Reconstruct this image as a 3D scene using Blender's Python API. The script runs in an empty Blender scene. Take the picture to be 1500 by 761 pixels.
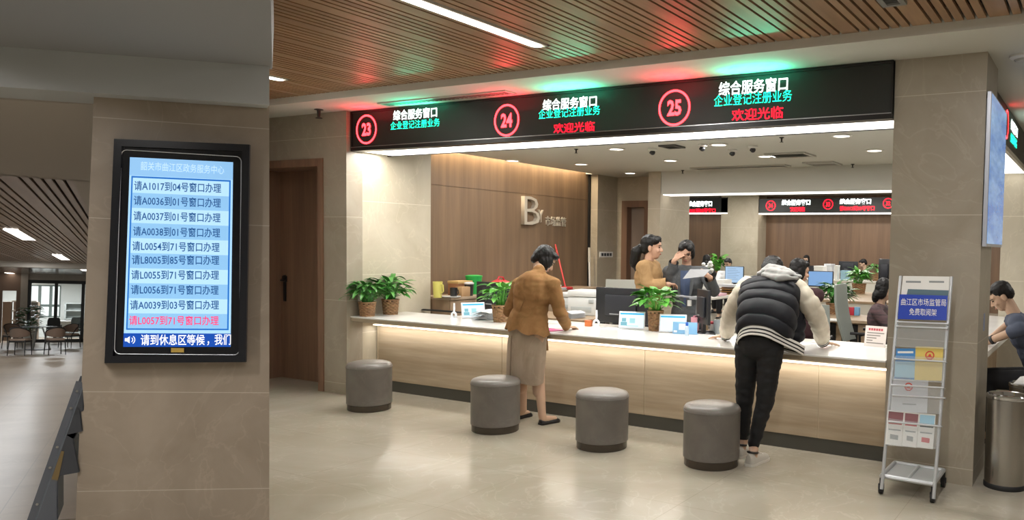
import bpy, bmesh, math, random
from mathutils import Vector as V, Matrix, noise as NZ
random.seed(7)
C = bpy.context.scene.collection
S = bpy.context.scene
# ------------------------------------------------------------------ camera, world, lights, exposure
FPX, PX, PY, ROLL, EYE = 1178., 960., 415., .0162, 1.58
_p, _y = math.atan(57/1178.), math.radians(29.0)
CF = V((-math.sin(_y)*math.cos(_p), math.cos(_y)*math.cos(_p), -math.sin(_p)))
_r = V((math.cos(_y), math.sin(_y), 0)); _d = CF.cross(_r)
CR = _r*math.cos(ROLL) - _d*math.sin(ROLL)
CD = _r*math.sin(ROLL) + _d*math.cos(ROLL)
O = V((0, 0, EYE))
cd = bpy.data.cameras.new('camera'); cam = bpy.data.objects.new('camera', cd); C.objects.link(cam)
cd.sensor_width = 36; cd.lens = FPX/1500*36
cd.shift_x = (750-PX)/1500; cd.shift_y = (PY-380.5)/1500
cd.clip_start = .05; cd.clip_end = 200
cam.matrix_world = Matrix(((CR.x, -CD.x, -CF.x, O.x), (CR.y, -CD.y, -CF.y, O.y), (CR.z, -CD.z, -CF.z, O.z), (0, 0, 0, 1)))
S.camera = cam
W = bpy.data.worlds.new('world'); S.world = W; W.use_nodes = True
W.node_tree.nodes['Background'].inputs[0].default_value = (.93, 1.0, .98, 1)
W.node_tree.nodes['Background'].inputs[1].default_value = 1.7
S.view_settings.view_transform = 'Standard'; S.view_settings.look = 'None'
S.view_settings.exposure = 0.0; S.view_settings.gamma = 1; S.view_settings.use_curve_mapping = False
try:
    S.cycles.use_denoising = True; S.cycles.denoiser = 'OPENIMAGEDENOISE'
    S.cycles.max_bounces = 6; S.cycles.diffuse_bounces = 4; S.cycles.glossy_bounces = 3; S.cycles.transmission_bounces = 5
    S.cycles.sample_clamp_indirect = 6; S.cycles.caustics_reflective = False; S.cycles.caustics_refractive = False
except Exception: pass

def ray(x, y): return CF + CR*((x-PX)/FPX) + CD*((y-PY)/FPX)
def at_z(x, y, z): v = ray(x, y); return O + v*((z-EYE)/v.z)
def at_y(x, y, q): v = ray(x, y); return O + v*(q/v.y)
def at_x(x, y, q): v = ray(x, y); return O + v*(q/v.x)
# the hall on the left lies on its own falling level: its frame (x right, y along the hall, z up from its floor)
_hf = ray(207, 443).normalized(); _hd = (CD - CR*.033); _hd = (_hd - _hf*_hd.dot(_hf)).normalized(); _hr = _hd.cross(_hf).normalized()
HE = 1.5
_ho = O + _hd*HE
HALL = Matrix(((_hr.x, _hf.x, -_hd.x, _ho.x), (_hr.y, _hf.y, -_hd.y, _ho.y), (_hr.z, _hf.z, -_hd.z, _ho.z), (0, 0, 0, 1)))
def hray(x, y): v = ray(x, y); return V((v.dot(_hr), v.dot(_hf), -v.dot(_hd)))
def h_z(x, y, z): v = hray(x, y); return V((0, 0, HE)) + v*((z-HE)/v.z)
def h_y(x, y, q): v = hray(x, y); return V((0, 0, HE)) + v*(q/v.y)

def area(name, loc, sx, sy, power, col=(1, 1, 1), rot=(0, 0, 0), frame=None, spread=math.pi):
    l = bpy.data.lights.new(name, 'AREA'); l.shape = 'RECTANGLE'; l.size = sx; l.size_y = sy; l.energy = power; l.color = col; l.spread = spread
    o = bpy.data.objects.new(name, l); C.objects.link(o)
    m = Matrix.Translation(loc) @ Matrix.Rotation(rot[2], 4, 'Z') @ Matrix.Rotation(rot[1], 4, 'Y') @ Matrix.Rotation(rot[0], 4, 'X')
    o.matrix_world = (frame @ m) if frame else m
    return o
COOL, NEUT, WARM = (.95, .98, 1.0), (1.0, .975, .94), (1.0, .80, .55)
LP = 1.0
for x in (-8.9, -6.15, -3.43, -.7, 2.03):                   # strip lamps of the slat ceiling (their own light)
    area('strip_lamp', (x, 3.75, 2.90), .09, 1.4, 26*LP, NEUT)
for x in (-6.15, -3.43, -.7, 2.03):
    area('strip_lamp', (x, .6, 2.90), .09, 1.4, 62*LP, NEUT)
for i in range(4):                                           # the lit panel under the LED board
    area('board_lamp', (-6.0+1.34*i, 5.86, 2.468), 1.3, .3, 20*LP, NEUT)
area('counter_lamp', (-3.98, 5.90, .690), 5.3, .03, 13.5, (1.0, .97, .92))     # LED line hidden under the worktop
for (x, y) in ((-6.0, 7.6), (-4.7, 7.6), (-3.5, 7.6), (-2.1, 7.6), (-5.9, 8.8), (-4.8, 8.8), (-3.4, 8.8), (-2.2, 8.8)):
    area('downlight_lamp', (x, y, 2.615), .13, .13, 13*LP, NEUT)
area('cove_lamp', (-6.80, 8.5, 2.80), .05, 3.2, 45, WARM, (0, -.35, 0))
for x in (-6.5, -3.6, -1.0):                                  # far office, beyond the second bulkhead
    area('office_lamp', (x, 12.2, 2.97), 1.2, .3, 45, NEUT)
    area('office_lamp', (x-1.0, 16.0, 2.97), 1.2, .3, 60, NEUT)
    area('office_lamp', (x-2.0, 19.6, 2.97), 1.2, .3, 60, NEUT)
area('side_lamp', (1.3, 8.2, 2.85), .3, 3.0, 40, NEUT)       # strip lamp over the side counter
for yy in (10.5, 14, 18, 22, 26): area('hall_lamp', (-2.4, yy, 2.54), .12, 1.5, 38, COOL, frame=HALL)
area('hall_lamp', (-6.5, 12.5, 2.54), .12, 1.5, 38, COOL, frame=HALL)
area('hall_lamp', (-6.5, 17, 2.54), .12, 1.5, 38, COOL, frame=HALL)

# ------------------------------------------------------------------ materials
def lin(h):
    if isinstance(h, (tuple, list)): return tuple(h[:3])+(1,)
    h = h.lstrip('#'); v = [int(h[i:i+2], 16)/255 for i in (0, 2, 4)]
    return tuple((c/12.92 if c <= .04045 else ((c+.055)/1.055)**2.4) for c in v)+(1,)
MATS = {}
def M(name, col='#808080', rough=.5, metal=0, kind=None, col2=None, scale=(1, 1, 1), bump=0, emit=0, alpha=1, trans=0, joints=(), jaxis=2, jcol=None, jw=.003, spec=.5, jrep=0, detail=6, coat=0):
    if name in MATS: return MATS[name]
    m = bpy.data.materials.new(name); m.use_nodes = True; nt = m.node_tree; N = nt.nodes; L = nt.links
    b = N['Principled BSDF']; MATS[name] = m
    c1 = lin(col); b.inputs['Base Color'].default_value = c1
    b.inputs['Roughness'].default_value = rough; b.inputs['Metallic'].default_value = metal
    b.inputs['Specular IOR Level'].default_value = spec
    if coat: b.inputs['Coat Weight'].default_value = coat
    if trans: b.inputs['Transmission Weight'].default_value = trans; b.inputs['IOR'].default_value = 1.1
    if alpha < 1: b.inputs['Alpha'].default_value = alpha
    if emit:
        b.inputs['Emission Color'].default_value = c1; b.inputs['Emission Strength'].default_value = emit
        b.inputs['Base Color'].default_value = (c1[0]*.3, c1[1]*.3, c1[2]*.3, 1); 
    out = None
    tc = N.new('ShaderNodeTexCoord')
    if kind:
        c2 = lin(col2 or col)
        mp = N.new('ShaderNodeMapping'); mp.inputs['Scale'].default_value = scale; L.new(tc.outputs['Object'], mp.inputs[0])
        nz = N.new('ShaderNodeTexNoise'); nz.inputs['Detail'].default_value = detail; nz.inputs['Roughness'].default_value = .6; nz.inputs['Scale'].default_value = 1
        if kind == 'stone': nz.inputs['Distortion'].default_value = .8
        L.new(mp.outputs[0], nz.inputs['Vector'])
        rp = N.new('ShaderNodeValToRGB'); rp.color_ramp.elements[0].position = .34; rp.color_ramp.elements[1].position = .68
        rp.color_ramp.elements[0].color = c2; rp.color_ramp.elements[1].color = c1
        L.new(nz.outputs['Fac'], rp.inputs[0]); out = rp.outputs[0]
        if kind == 'stone':
            n2 = N.new('ShaderNodeTexNoise'); n2.inputs['Scale'].default_value = 1.6; n2.inputs['Detail'].default_value = 5; n2.inputs['Distortion'].default_value = 2.0
            L.new(tc.outputs['Object'], n2.inputs['Vector'])
            r2 = N.new('ShaderNodeValToRGB'); e = r2.color_ramp.elements
            e[0].position = .485; e[0].color = (0, 0, 0, 1); e[1].position = .5; e[1].color = (1, 1, 1, 1); q = e.new(.515); q.color = (0, 0, 0, 1)
            L.new(n2.outputs['Fac'], r2.inputs[0])
            mu = N.new('ShaderNodeMath'); mu.operation = 'MULTIPLY'; mu.inputs[1].default_value = .16; L.new(r2.outputs[0], mu.inputs[0])
            mx = N.new('ShaderNodeMixRGB'); mx.inputs[2].default_value = tuple(min(1, k*1.5) for k in c1[:3])+(1,)
            L.new(mu.outputs[0], mx.inputs[0]); L.new(out, mx.inputs[1]); out = mx.outputs[0]
        if kind == 'wood':
            n2 = N.new('ShaderNodeTexNoise'); n2.inputs['Scale'].default_value = 5; n2.inputs['Detail'].default_value = 3
            L.new(mp.outputs[0], n2.inputs['Vector'])
            mx = N.new('ShaderNodeMixRGB'); mx.blend_type = 'MULTIPLY'; mx.inputs[0].default_value = .35
            L.new(out, mx.inputs[1]); L.new(n2.outputs['Fac'], mx.inputs[2])
            br = N.new('ShaderNodeBrightContrast'); br.inputs[1].default_value = .02; L.new(mx.outputs[0], br.inputs[0]); out = br.outputs[0]
        if bump:
            bp = N.new('ShaderNodeBump'); bp.inputs['Strength'].default_value = bump; bp.inputs['Distance'].default_value = .01
            L.new(nz.outputs['Fac'], bp.inputs['Height']); L.new(bp.outputs[0], b.inputs['Normal'])
    if joints or jrep:
        sp = N.new('ShaderNodeSeparateXYZ'); L.new(tc.outputs['Object'], sp.inputs[0])
        acc = None
        lst = list(joints) if not isinstance(jrep, (list, tuple)) else []
        items = [(jaxis, j, None) for j in joints] + ([(a, ph, per) for (a, ph, per) in jrep] if jrep else [])
        for (ax, j, per) in items:
            src = sp.outputs[ax]
            if per:
                s0 = N.new('ShaderNodeMath'); s0.operation = 'SUBTRACT'; s0.inputs[1].default_value = j; L.new(src, s0.inputs[0])
                pp = N.new('ShaderNodeMath'); pp.operation = 'PINGPONG'; pp.inputs[1].default_value = per/2; L.new(s0.outputs[0], pp.inputs[0]); src = pp.outputs[0]; j = 0
            cm = N.new('ShaderNodeMath'); cm.operation = 'COMPARE'; cm.inputs[1].default_value = j; cm.inputs[2].default_value = jw; L.new(src, cm.inputs[0])
            if acc is None: acc = cm.outputs[0]
            else:
                ad = N.new('ShaderNodeMath'); ad.operation = 'MAXIMUM'; L.new(acc, ad.inputs[0]); L.new(cm.outputs[0], ad.inputs[1]); acc = ad.outputs[0]
        mx = N.new('ShaderNodeMixRGB'); mx.inputs[2].default_value = lin(jcol or '#c8bfae'); mx.inputs[1].default_value = c1
        mu = N.new('ShaderNodeMath'); mu.operation = 'MULTIPLY'; mu.inputs[1].default_value = .7; L.new(acc, mu.inputs[0])
        L.new(mu.outputs[0], mx.inputs[0])
        if out is not None: L.new(out, mx.inputs[1])
        out = mx.outputs[0]
    if out is not None:
        L.new(out, b.inputs['Base Color'])
        if emit: L.new(out, b.inputs['Emission Color'])
    return m

# ------------------------------------------------------------------ mesh helpers
I4 = Matrix.Identity(4)
class MB:
    def __init__(s): s.bm = bmesh.new()
    def face(s, pts):
        return s.bm.faces.new([s.bm.verts.new(V(p)) for p in pts])
    def hexa(s, a, b):                       # two quads (lists of four points) joined into a solid
        va = [s.bm.verts.new(V(p)) for p in a]; vb = [s.bm.verts.new(V(p)) for p in b]; n = len(va)
        s.bm.faces.new(va[::-1]); s.bm.faces.new(vb)
        for i in range(n): s.bm.faces.new((va[i], va[(i+1) % n], vb[(i+1) % n], vb[i]))
    def prism(s, pts, off): s.hexa([V(p) for p in pts], [V(p)+V(off) for p in pts])
    def box(s, a, b, bev=0, m=None, seg=2):
        a, b = V(a), V(b); lo = V([min(a[i], b[i]) for i in range(3)]); hi = V([max(a[i], b[i]) for i in range(3)])
        t = bmesh.new(); bmesh.ops.create_cube(t, size=1)
        for v in t.verts: v.co = V([lo[i]+(v.co[i]+.5)*(hi[i]-lo[i]) for i in range(3)])
        if bev: bmesh.ops.bevel(t, geom=t.edges[:], offset=bev, segments=seg, profile=.5, affect='EDGES')
        s.join(t, m)
    def join(s, t, m=None):
        me = bpy.data.meshes.new('_t'); t.to_mesh(me); t.free()
        if m is not None: me.transform(m)
        s.bm.from_mesh(me); bpy.data.meshes.remove(me)
    def cyl(s, p0, p1, r0, r1=None, n=16, cap=True):
        p0, p1 = V(p0), V(p1); r1 = r0 if r1 is None else r1
        s.tube([p0, p1], [r0, r1], n, cap)
    def tube(s, pts, rs, n=10, cap=True):
        pts = [V(p) for p in pts]
        if not isinstance(rs, (list, tuple)): rs = [rs]*len(pts)
        rings = []; up = None
        for i, p in enumerate(pts):
            t = (pts[min(i+1, len(pts)-1)]-pts[max(i-1, 0)]).normalized()
            if up is None: up = V((0, 0, 1)) if abs(t.z) < .9 else V((1, 0, 0))
            x = t.cross(up)
            if x.length < 1e-4: x = t.cross(V((0, 1, 0)))
            x.normalize(); y = x.cross(t).normalized(); up = y
            rings.append([p+(x*math.cos(a)+y*math.sin(a))*rs[i] for a in [k*2*math.pi/n for k in range(n)]])
        s.loft(rings, cap)
    def loft(s, rings, cap=True, closed=True):
        vs = [[s.bm.verts.new(p) for p in r] for r in rings]; n = len(vs[0])
        for a, b in zip(vs, vs[1:]):
            for i in range(n if closed else n-1): s.bm.faces.new((a[i], a[(i+1) % n], b[(i+1) % n], b[i]))
        if cap and closed: s.bm.faces.new(vs[0][::-1]); s.bm.faces.new(vs[-1])
    def lathe(s, prof, c=(0, 0, 0), n=24, cap=True):
        c = V(c)
        s.loft([[c+V((r*math.cos(2*math.pi*k/n), r*math.sin(2*math.pi*k/n), z)) for k in range(n)] for r, z in prof], cap)
    def ell(s, c, rad, rot=None, u=16, v=10):
        t = bmesh.new(); bmesh.ops.create_uvsphere(t, u_segments=u, v_segments=v, radius=1)
        rad = (rad,)*3 if not isinstance(rad, (tuple, list)) else rad
        m = Matrix.Translation(V(c)) @ (rot.to_4x4() if rot else I4) @ Matrix.Diagonal((*rad, 1))
        s.join(t, m)
    def cap(s, p0, p1, r0, r1=None, n=14):
        r1 = r0 if r1 is None else r1
        s.ell(p0, r0, u=n, v=8); s.ell(p1, r1, u=n, v=8)
        if (V(p1)-V(p0)).length > 1e-4: s.cyl(p0, p1, r0, r1, n)
    def text(s, body, size, m, bold=0, depth=0, align='LEFT', sx=1):
        c = bpy.data.curves.new('_t', 'FONT'); c.body = body; c.size = 1; c.offset = bold; c.extrude = depth; c.align_x = align; c.align_y = 'CENTER'
        c.resolution_u = 2
        o = bpy.data.objects.new('_t', c); C.objects.link(o)
        dg = bpy.context.evaluated_depsgraph_get(); me = bpy.data.meshes.new_from_object(o.evaluated_get(dg))
        me.transform(Matrix(m) @ Matrix.Diagonal((size*sx, size, size, 1))); s.bm.from_mesh(me)
        bpy.data.objects.remove(o); bpy.data.curves.remove(c); bpy.data.meshes.remove(me)
def basis(o, x, y, z=None):
    x, y = V(x), V(y); z = V(z) if z is not None else x.cross(y); o = V(o)
    return Matrix(((x.x, y.x, z.x, o.x), (x.y, y.y, z.y, o.y), (x.z, y.z, z.z, o.z), (0, 0, 0, 1)))
def rz(a): return Matrix.Rotation(a, 4, 'Z')
def tr(*a): return Matrix.Translation(V(a if len(a) > 1 else a[0]))
FR = [I4]; WM = {}
def thing(name, label, cat, loc=(0, 0, 0), rot=0, group=None):
    o = bpy.data.objects.new(name, None); C.objects.link(o); o.empty_display_size = .1
    b = tr(loc) @ rz(rot); WM[o] = b; o.matrix_world = FR[0] @ b
    o['label'] = label; o['category'] = cat
    if group: o['group'] = group
    return o
def finish(mb, name, mat, smooth, sharp=40):
    bmesh.ops.recalc_face_normals(mb.bm, faces=mb.bm.faces[:])
    me = bpy.data.meshes.new(name); mb.bm.to_mesh(me); mb.bm.free()
    for m in (mat if isinstance(mat, (list, tuple)) else [mat]): me.materials.append(m)
    if smooth:
        for p in me.polygons: p.use_smooth = True
        me.set_sharp_from_angle(angle=math.radians(sharp))
    return me
def obj(name, mb, mat, parent=None, smooth=True, local=False, label=None, sharp=40):
    me = finish(mb, name, mat, smooth, sharp) if isinstance(mb, MB) else mb
    o = bpy.data.objects.new(name, me); C.objects.link(o)
    if parent is not None:
        o.parent = parent; WM[o] = WM[parent]
        if not local: me.transform(WM[parent].inverted())
    else:
        WM[o] = I4; o.matrix_world = FR[0]
    if label: o['label'] = label
    return o
def tag(o, label, cat, group=None):
    o['label'] = label; o['category'] = cat
    if group: o['group'] = group
    return o
def struct(name, mb, mat, parent=None, smooth=False):
    o = obj(name, mb, mat, parent, smooth)
    if parent is None: o['kind'] = 'structure'
    return o
def dup(root, loc, rot=0, label=None, group=None, scale=None):
    def cp(o, par):
        c = o.copy(); C.objects.link(c); WM[c] = WM.get(o, I4)
        if par is not None: c.parent = par
        for k in o.children: cp(k, c)
        return c
    r = cp(root, None); b = tr(loc) @ rz(rot)
    if scale: b = b @ Matrix.Scale(scale, 4)
    WM[r] = b; r.matrix_world = FR[0] @ b
    for k in ('label', 'group'):
        v = label if k == 'label' else group
        if v: r[k] = v
    return r
# ================================================================== THE ROOM SHELL
STONE = M('stone', '#a39a8b', .42, kind='stone', col2='#938978', scale=(1.5, 1.5, 1.5), joints=(.11, .96, 1.81, 2.62), jcol='#c9c0b0', jw=.0025)
STONE_B = M('stone_beige', '#c2b9a6', .4, kind='stone', col2='#b3a994', scale=(1.5, 1.5, 1.5), joints=(.62, 1.22, 1.98, 2.62), jcol='#ddd5c5', jw=.003)
FLOOR = M('floor_tile', '#b1aa9c', .2, kind='stone', col2='#a09887', scale=(.9, .9, .9), jrep=((0, .2, 1.2), (1, .3, .8)), jcol='#8f8675', jw=.0018, spec=.42)
PLASTER = M('white_plaster', '#c9c8c0', .8)
PLAST2 = M('grey_plaster', '#b5b2aa', .85)
SLAT = M('ceiling_wood', '#b08a64', .4, kind='wood', col2='#94704e', scale=(9, .7, 9), detail=4)
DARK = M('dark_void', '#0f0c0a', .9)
WOODV = M('wall_wood', '#84694d', .5, kind='wood', col2='#6a5239', scale=(7, 7, .35))
WOODF = M('far_wall_wood', '#7d5d40', .5, kind='wood', col2='#674a30', scale=(6, 6, .3))
DOORW = M('door_wood', '#8d6a50', .5, kind='wood', col2='#785740', scale=(7, 7, .4))
WOODH = M('counter_wood', '#c0ae94', .42, kind='wood', col2='#a28d70', scale=(.5, 8, 8))
WHITEQ = M('white_quartz', '#eeedea', .16, kind='stone', col2='#e6e5e1', scale=(2, 2, 2))
METAL = M('steel', '#b8b8b8', .28, 1)
BLACK = M('black_plastic', '#141416', .35)
GLOW = M('lamp_white', '#fff6ea', .5, emit=5)
GLOWS = M('panel_white', '#fffaf2', .5, emit=2.2)
KICK = M('kick_dark', '#4b4a44', .35)
CL, SOF, SLZ, INZ = 2.93, 2.87, 2.93, 2.63
# floor: main hall
mb = MB()
A = at_z(250, 700, 0); 
def flr(x, d): v = ray(x, 400); p = O+v*d; return V((p.x, p.y, 0))
PA, PB_, PC_ = flr(250, 4.55), flr(300, 9.6), flr(-500, 4.0)
pts = [PA, PB_, V((-9.5, 6.4, 0)), V((-9.5, 9, 0)), V((-20, 12, 0)), V((-20, 22, 0)), V((5, 22, 0)), V((5, -4, 0)), V((-5.5, -4, 0)), PC_]
mb.prism([p - V((0, 0, .12)) for p in pts], (0, 0, .12)); struct('floor', mb, FLOOR)
# slatted ceiling: boards run towards the counter, five narrow and one wide
mb = MB(); x = -1.81-.434*22
strips = (-6.15, -3.43, -.7, 2.03, -8.9)
while x < 3.2:
    for k in range(6):
        a = x+k*.062+.009; b = x+(k+1)*.062-.009 if k < 5 else x+.434-.009
        mb.box((a, -1.2, SLZ), (b, 5.08, SLZ+.02))
    x += .434
struct('ceiling_slats', mb, SLAT)
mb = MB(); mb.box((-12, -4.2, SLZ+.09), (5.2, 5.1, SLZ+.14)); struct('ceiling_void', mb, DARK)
mb = MB(); mb.box((-12, -4.2, SLZ), (5.2, -1.2, SLZ+.09)); struct('ceiling_rear', mb, PLASTER)
# white edge band and soffit over the counters
mb = MB(); mb.box((-10, 5.08, SOF), (5.2, 5.10, SLZ+.09)); mb.box((-10, 5.10, SOF), (5.2, 6.3, SOF+.1)); mb.box((-.88, 6.3, SOF), (5.2, 10.4, SOF+.1))
struct('ceiling_soffit', mb, PLASTER)
# inner ceiling above the office, with the cove slot left open along the wood wall
mb = MB(); mb.box((-6.72, 6.0, INZ), (-.80, 10.22, INZ+.08)); mb.box((-6.72, 5.95, INZ-.1), (-.8, 6.0, SOF)); mb.box((-7.2, 10.2, INZ), (-5.6, 12.2, INZ+.08))
mb.box((-7.3, 6.3, 2.95), (-6.5, 10.5, 3.0)); mb.box((-6.76, 6.76, INZ), (-6.72, 10.3, INZ+.2))
struct('ceiling_office', mb, PLASTER)
# wall with the left door, and the stone return beside the counter
mb = MB()
mb.box((-10.2, 5.6, 0), (-8.20, 5.8, SOF)); mb.box((-8.20, 5.6, 2.40), (-7.06, 5.8, SOF)); mb.box((-7.06, 5.6, 0), (-6.68, 5.8, SOF))
struct('wall_left', mb, STONE)
mb = MB(); mb.box((-6.88, 5.8, 0), (-6.68, 6.765, 2.95)); struct('wall_counter_left', mb, STONE_B)
# door_1: wood frame, deep reveal, leaf and lever
mb = MB()
mb.box((-7.10, 5.585, 0), (-7.02, 6.0, 2.41)); mb.box((-8.16, 5.585, 2.33), (-7.10, 6.0, 2.41)); mb.box((-8.24, 5.585, 0), (-8.16, 6.0, 2.41))
d = struct('door_1', mb, DOORW)
mb = MB(); mb.box((-8.16, 5.93, 0), (-7.10, 5.98, 2.33)); obj('door_leaf', mb, DOORW, d)
mb = MB(); hx = at_y(417, 410, 5.92); mb.box((hx.x-.035, 5.905, hx.z-.02), (hx.x+.035, 5.93, hx.z+.05), .008); mb.box((hx.x-.022, 5.91, hx.z-.24), (hx.x+.022, 5.93, hx.z+.06), .008)
mb.tube([(hx.x, 5.92, hx.z), (hx.x, 5.87, hx.z), (hx.x+.02, 5.86, hx.z), (hx.x+.10, 5.86, hx.z-.005)], .011); obj('door_handle', mb, BLACK, d)
# wood feature wall behind the office
mb = MB(); mb.box((-7.05, 6.765, 0), (-6.9, 10.28, 2.9)); mb.box((-6.9, 6.765, 0), (-6.893, 10.2, 2.235)); mb.box((-6.9, 6.765, 2.243), (-6.893, 10.2, 2.88)); struct('wall_feature', mb, WOODV)
mb = MB(); mb.box((-7.0, 10.28, 0), (-6.87, 10.32, 2.9)); struct('dark_gap_strip', mb, DARK)  # near-black strip: darkness of the gap past the wood, put into its colour
# stone piers past it
STONE_C = M('stone_office', '#b5ab98', .45, kind='stone', col2='#a69b87', scale=(1.5, 1.5, 1.5), joints=(.62, 1.36, 2.1), jcol='#c9c0ae', jw=.003)
mb = MB()
a = at_y(861, 262, 10.32).x; b = at_y(876, 262, 10.32).x; e = at_x(904.6, 262, b).y
mb.box((a-.3, 10.32, 0), (b, e, 2.75)); mb.box((b-.3, e, 0), (at_y(911, 350, e).x, e+.2, 2.75))
dx0, dx1 = at_y(911, 350, e).x, at_y(952, 350, e).x; dz = at_y(920, 294, e).z
mb.box((dx0, e, dz), (dx1+.3, e+.2, 2.75)); mb.box((dx1, e, 0), (dx1+.3, e+.2, 2.75)); struct('wall_far_left', mb, STONE_C)
mb = MB(); w = .1
mb.box((dx0, e-.02, 0), (dx0+w, e+.2, dz)); mb.box((dx0+w, e-.02, dz-w), (dx1-w, e+.2, dz)); mb.box((dx1-w, e-.02, 0), (dx1, e+.2, dz))
d = struct('door_2', mb, DOORW)
mb = MB(); mb.box((dx0+w, e+.12, 0), (dx1-w, e+.16, dz-w)); obj('door_leaf', mb, M('door_pale', '#8f7f72', .5), d)
# free-standing stone pillar and bulkhead above the second office
px0, px1 = at_y(950, 251, 10.2).x, at_y(968, 251, 10.2).x; pyb = at_x(1010, 300, px1).y
mb = MB(); mb.box((px0, 10.2, 0), (px1, pyb, 3.1)); struct('pillar_office', mb, STONE_C)
bz = at_y(1150, 282, 10.35).z
mb = MB(); mb.box((px1, 10.22, bz), (-1.12, 10.5, INZ+.3)); struct('wall_bulkhead', mb, PLASTER)
mb = MB(); mb.box((px1+.02, 10.24, bz-.014), (-1.13, 10.48, bz-.001)); 
o = obj('bulkhead_light', mb, GLOWS); tag(o, 'long thin white light line under the grey bulkhead in the far office', 'light')
mb = MB(); mb.box((-20, 10.5, 3.0), (1.6, 22, 3.1)); struct('ceiling_far', mb, PLASTER)
# big stone pillar between the two counters
mb = MB(); mb.box((-1.29, 5.68, 0), (-.70, 6.27, SOF)); struct('pillar_front', mb, STONE)
mb = MB(); mb.box((-1.295, 5.672, 0), (-.695, 6.275, .05)); mb.box((-1.295, 5.672, 0), (-.695, 6.275, .05)); mb.bm.free()
# stone wall at the end of the side counter
sx = at_y(1468, 300, 10.3).x
mb = MB(); mb.box((sx, 10.3, 0), (3, 10.5, SOF)); struct('wall_side_end', mb, M('stone_light', '#c6beac', .45, kind='stone', col2='#b9b09c', scale=(1.5, 1.5, 1.5), joints=(.62, 1.22, 1.98), jcol='#ddd5c5', jw=.004))
# far wall: wood, with stone piers
fy = 21.5
f0, f1, f2, f3 = (at_y(x, 350, fy).x for x in (1008, 1066, 1110, 1124))
mb = MB(); mb.box((-20, fy+.12, 0), (5, fy+.25, 3.1)); struct('wall_back', mb, WOODF)
mb = MB(); mb.box((f1, fy-.5, 0), (at_y(1110, 350, fy-.5).x, fy+.12, 3.1)); struct('pillar_back', mb, STONE_C)
# shell behind the camera
mb = MB(); mb.box((-12, -4.2, -.3), (5.2, -4.0, 3.0)); struct('wall_rear', mb, PLASTER)
mb = MB(); mb.box((5.0, -4.0, 0), (5.2, 22, 3.1)); struct('wall_right', mb, STONE)
# ================================================================== SERVICE COUNTER
ct = thing('service_counter', 'long service counter with white stone worktop and glowing pale wood front', 'counter', (-3.98, 5.97, 0))
mb = MB(); x0, x1 = -6.68, -1.29
pr = [(5.65, .80), (5.646, .796), (5.65, .785), (6.38, .785), (6.38, .80)]
mb.loft([[V((x, y, z)) for y, z in pr] for x in (x0, x1)]); obj('worktop', mb, WHITEQ, ct, False)
pr = [(5.653, .785), (5.653, .752), (5.94, .70), (6.38, .70), (6.38, .785)]; mb = MB(); mb.loft([[V((x, y, z)) for y, z in pr] for x in (x0, x1)]); obj('apron', mb, M('apron_tan', '#b7a78f', .45, kind='wood', col2='#a59579', scale=(.5, 8, 8)), ct, False)
for a, b in ((-6.64, -4.973), (-4.967, -3.403), (-3.397, -1.863), (-1.857, -1.29)):
    mb = MB(); mb.box((a, 5.97, .115), (b, 5.977, .70), .001); obj('front_panel', mb, WOODH, ct, False)
mb = MB(); mb.box((-6.66, 5.976, .116), (-1.29, 6.03, .70)); obj('carcass', mb, M('carcass', '#d8c9ae', .6), ct, False)
mb = MB(); mb.box((-6.66, 5.985, 0), (-1.29, 6.0, .115)); obj('plinth', mb, KICK, ct, False)
mb = MB(); mb.box((-6.62, 5.885, .694), (-1.3, 5.925, .703)); obj('light_strip', mb, M('led_warm', '#ffeed6', .5, emit=4), ct, False)
# ================================================================== LED BOARD OVER THE COUNTER
LEDBK = M('led_black', '#20211d', .45)
RED = M('led_red', '#ff0a24', .5, emit=4); WHT = M('led_white', '#f2fffa', .5, emit=4); GRN = M('led_green', '#12e0a8', .5, emit=5); REDN = M('led_redcore', '#ff262c', .5, emit=14)
SY = 5.655
bd = thing('led_sign_board', 'long black LED board showing circled 23, 24 and 25 above the counter', 'sign', (-3.98, SY, 2.49))
zb, zt = 2.505, 2.862
mb = MB(); mb.box((-6.66, SY, zb), (-1.295, SY+.3, zt)); obj('display_panel', mb, LEDBK, bd, False)
mb = MB(); f = .014
for a, b in (((-6.67, SY-.012, zt-f), (-1.295, SY+.02, zt+.004)), ((-6.67, SY-.012, zb-.035), (-1.295, SY+.02, zb+.004)), ((-6.67, SY-.012, zb+.004), (-6.655, SY+.3, zt-f)), ((-1.309, SY-.012, zb+.004), (-1.295, SY+.02, zt-f))): mb.box(a, b)
obj('frame', mb, M('board_frame', '#191614', .3), bd, False)
mb = MB(); mb.box((-6.66, SY-.016, zb+.0), (-1.3, SY-.011, zb+.006)); obj('metal_strip', mb, METAL, bd, False)
mb = MB(); mb.box((-6.6, SY+.09, 2.472), (-1.30, 6.12, 2.50)); obj('light_panel', mb, M('board_light', '#fffaf0', .5, emit=3.2), bd, False)
mb = MB(); mb.box((-6.67, SY+.02, 2.47), (-1.295, SY+.09, 2.505)); mb.box((-6.67, 6.12, 2.465), (-1.295, 6.14, 2.62)); obj('housing', mb, BLACK, bd, False)
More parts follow.
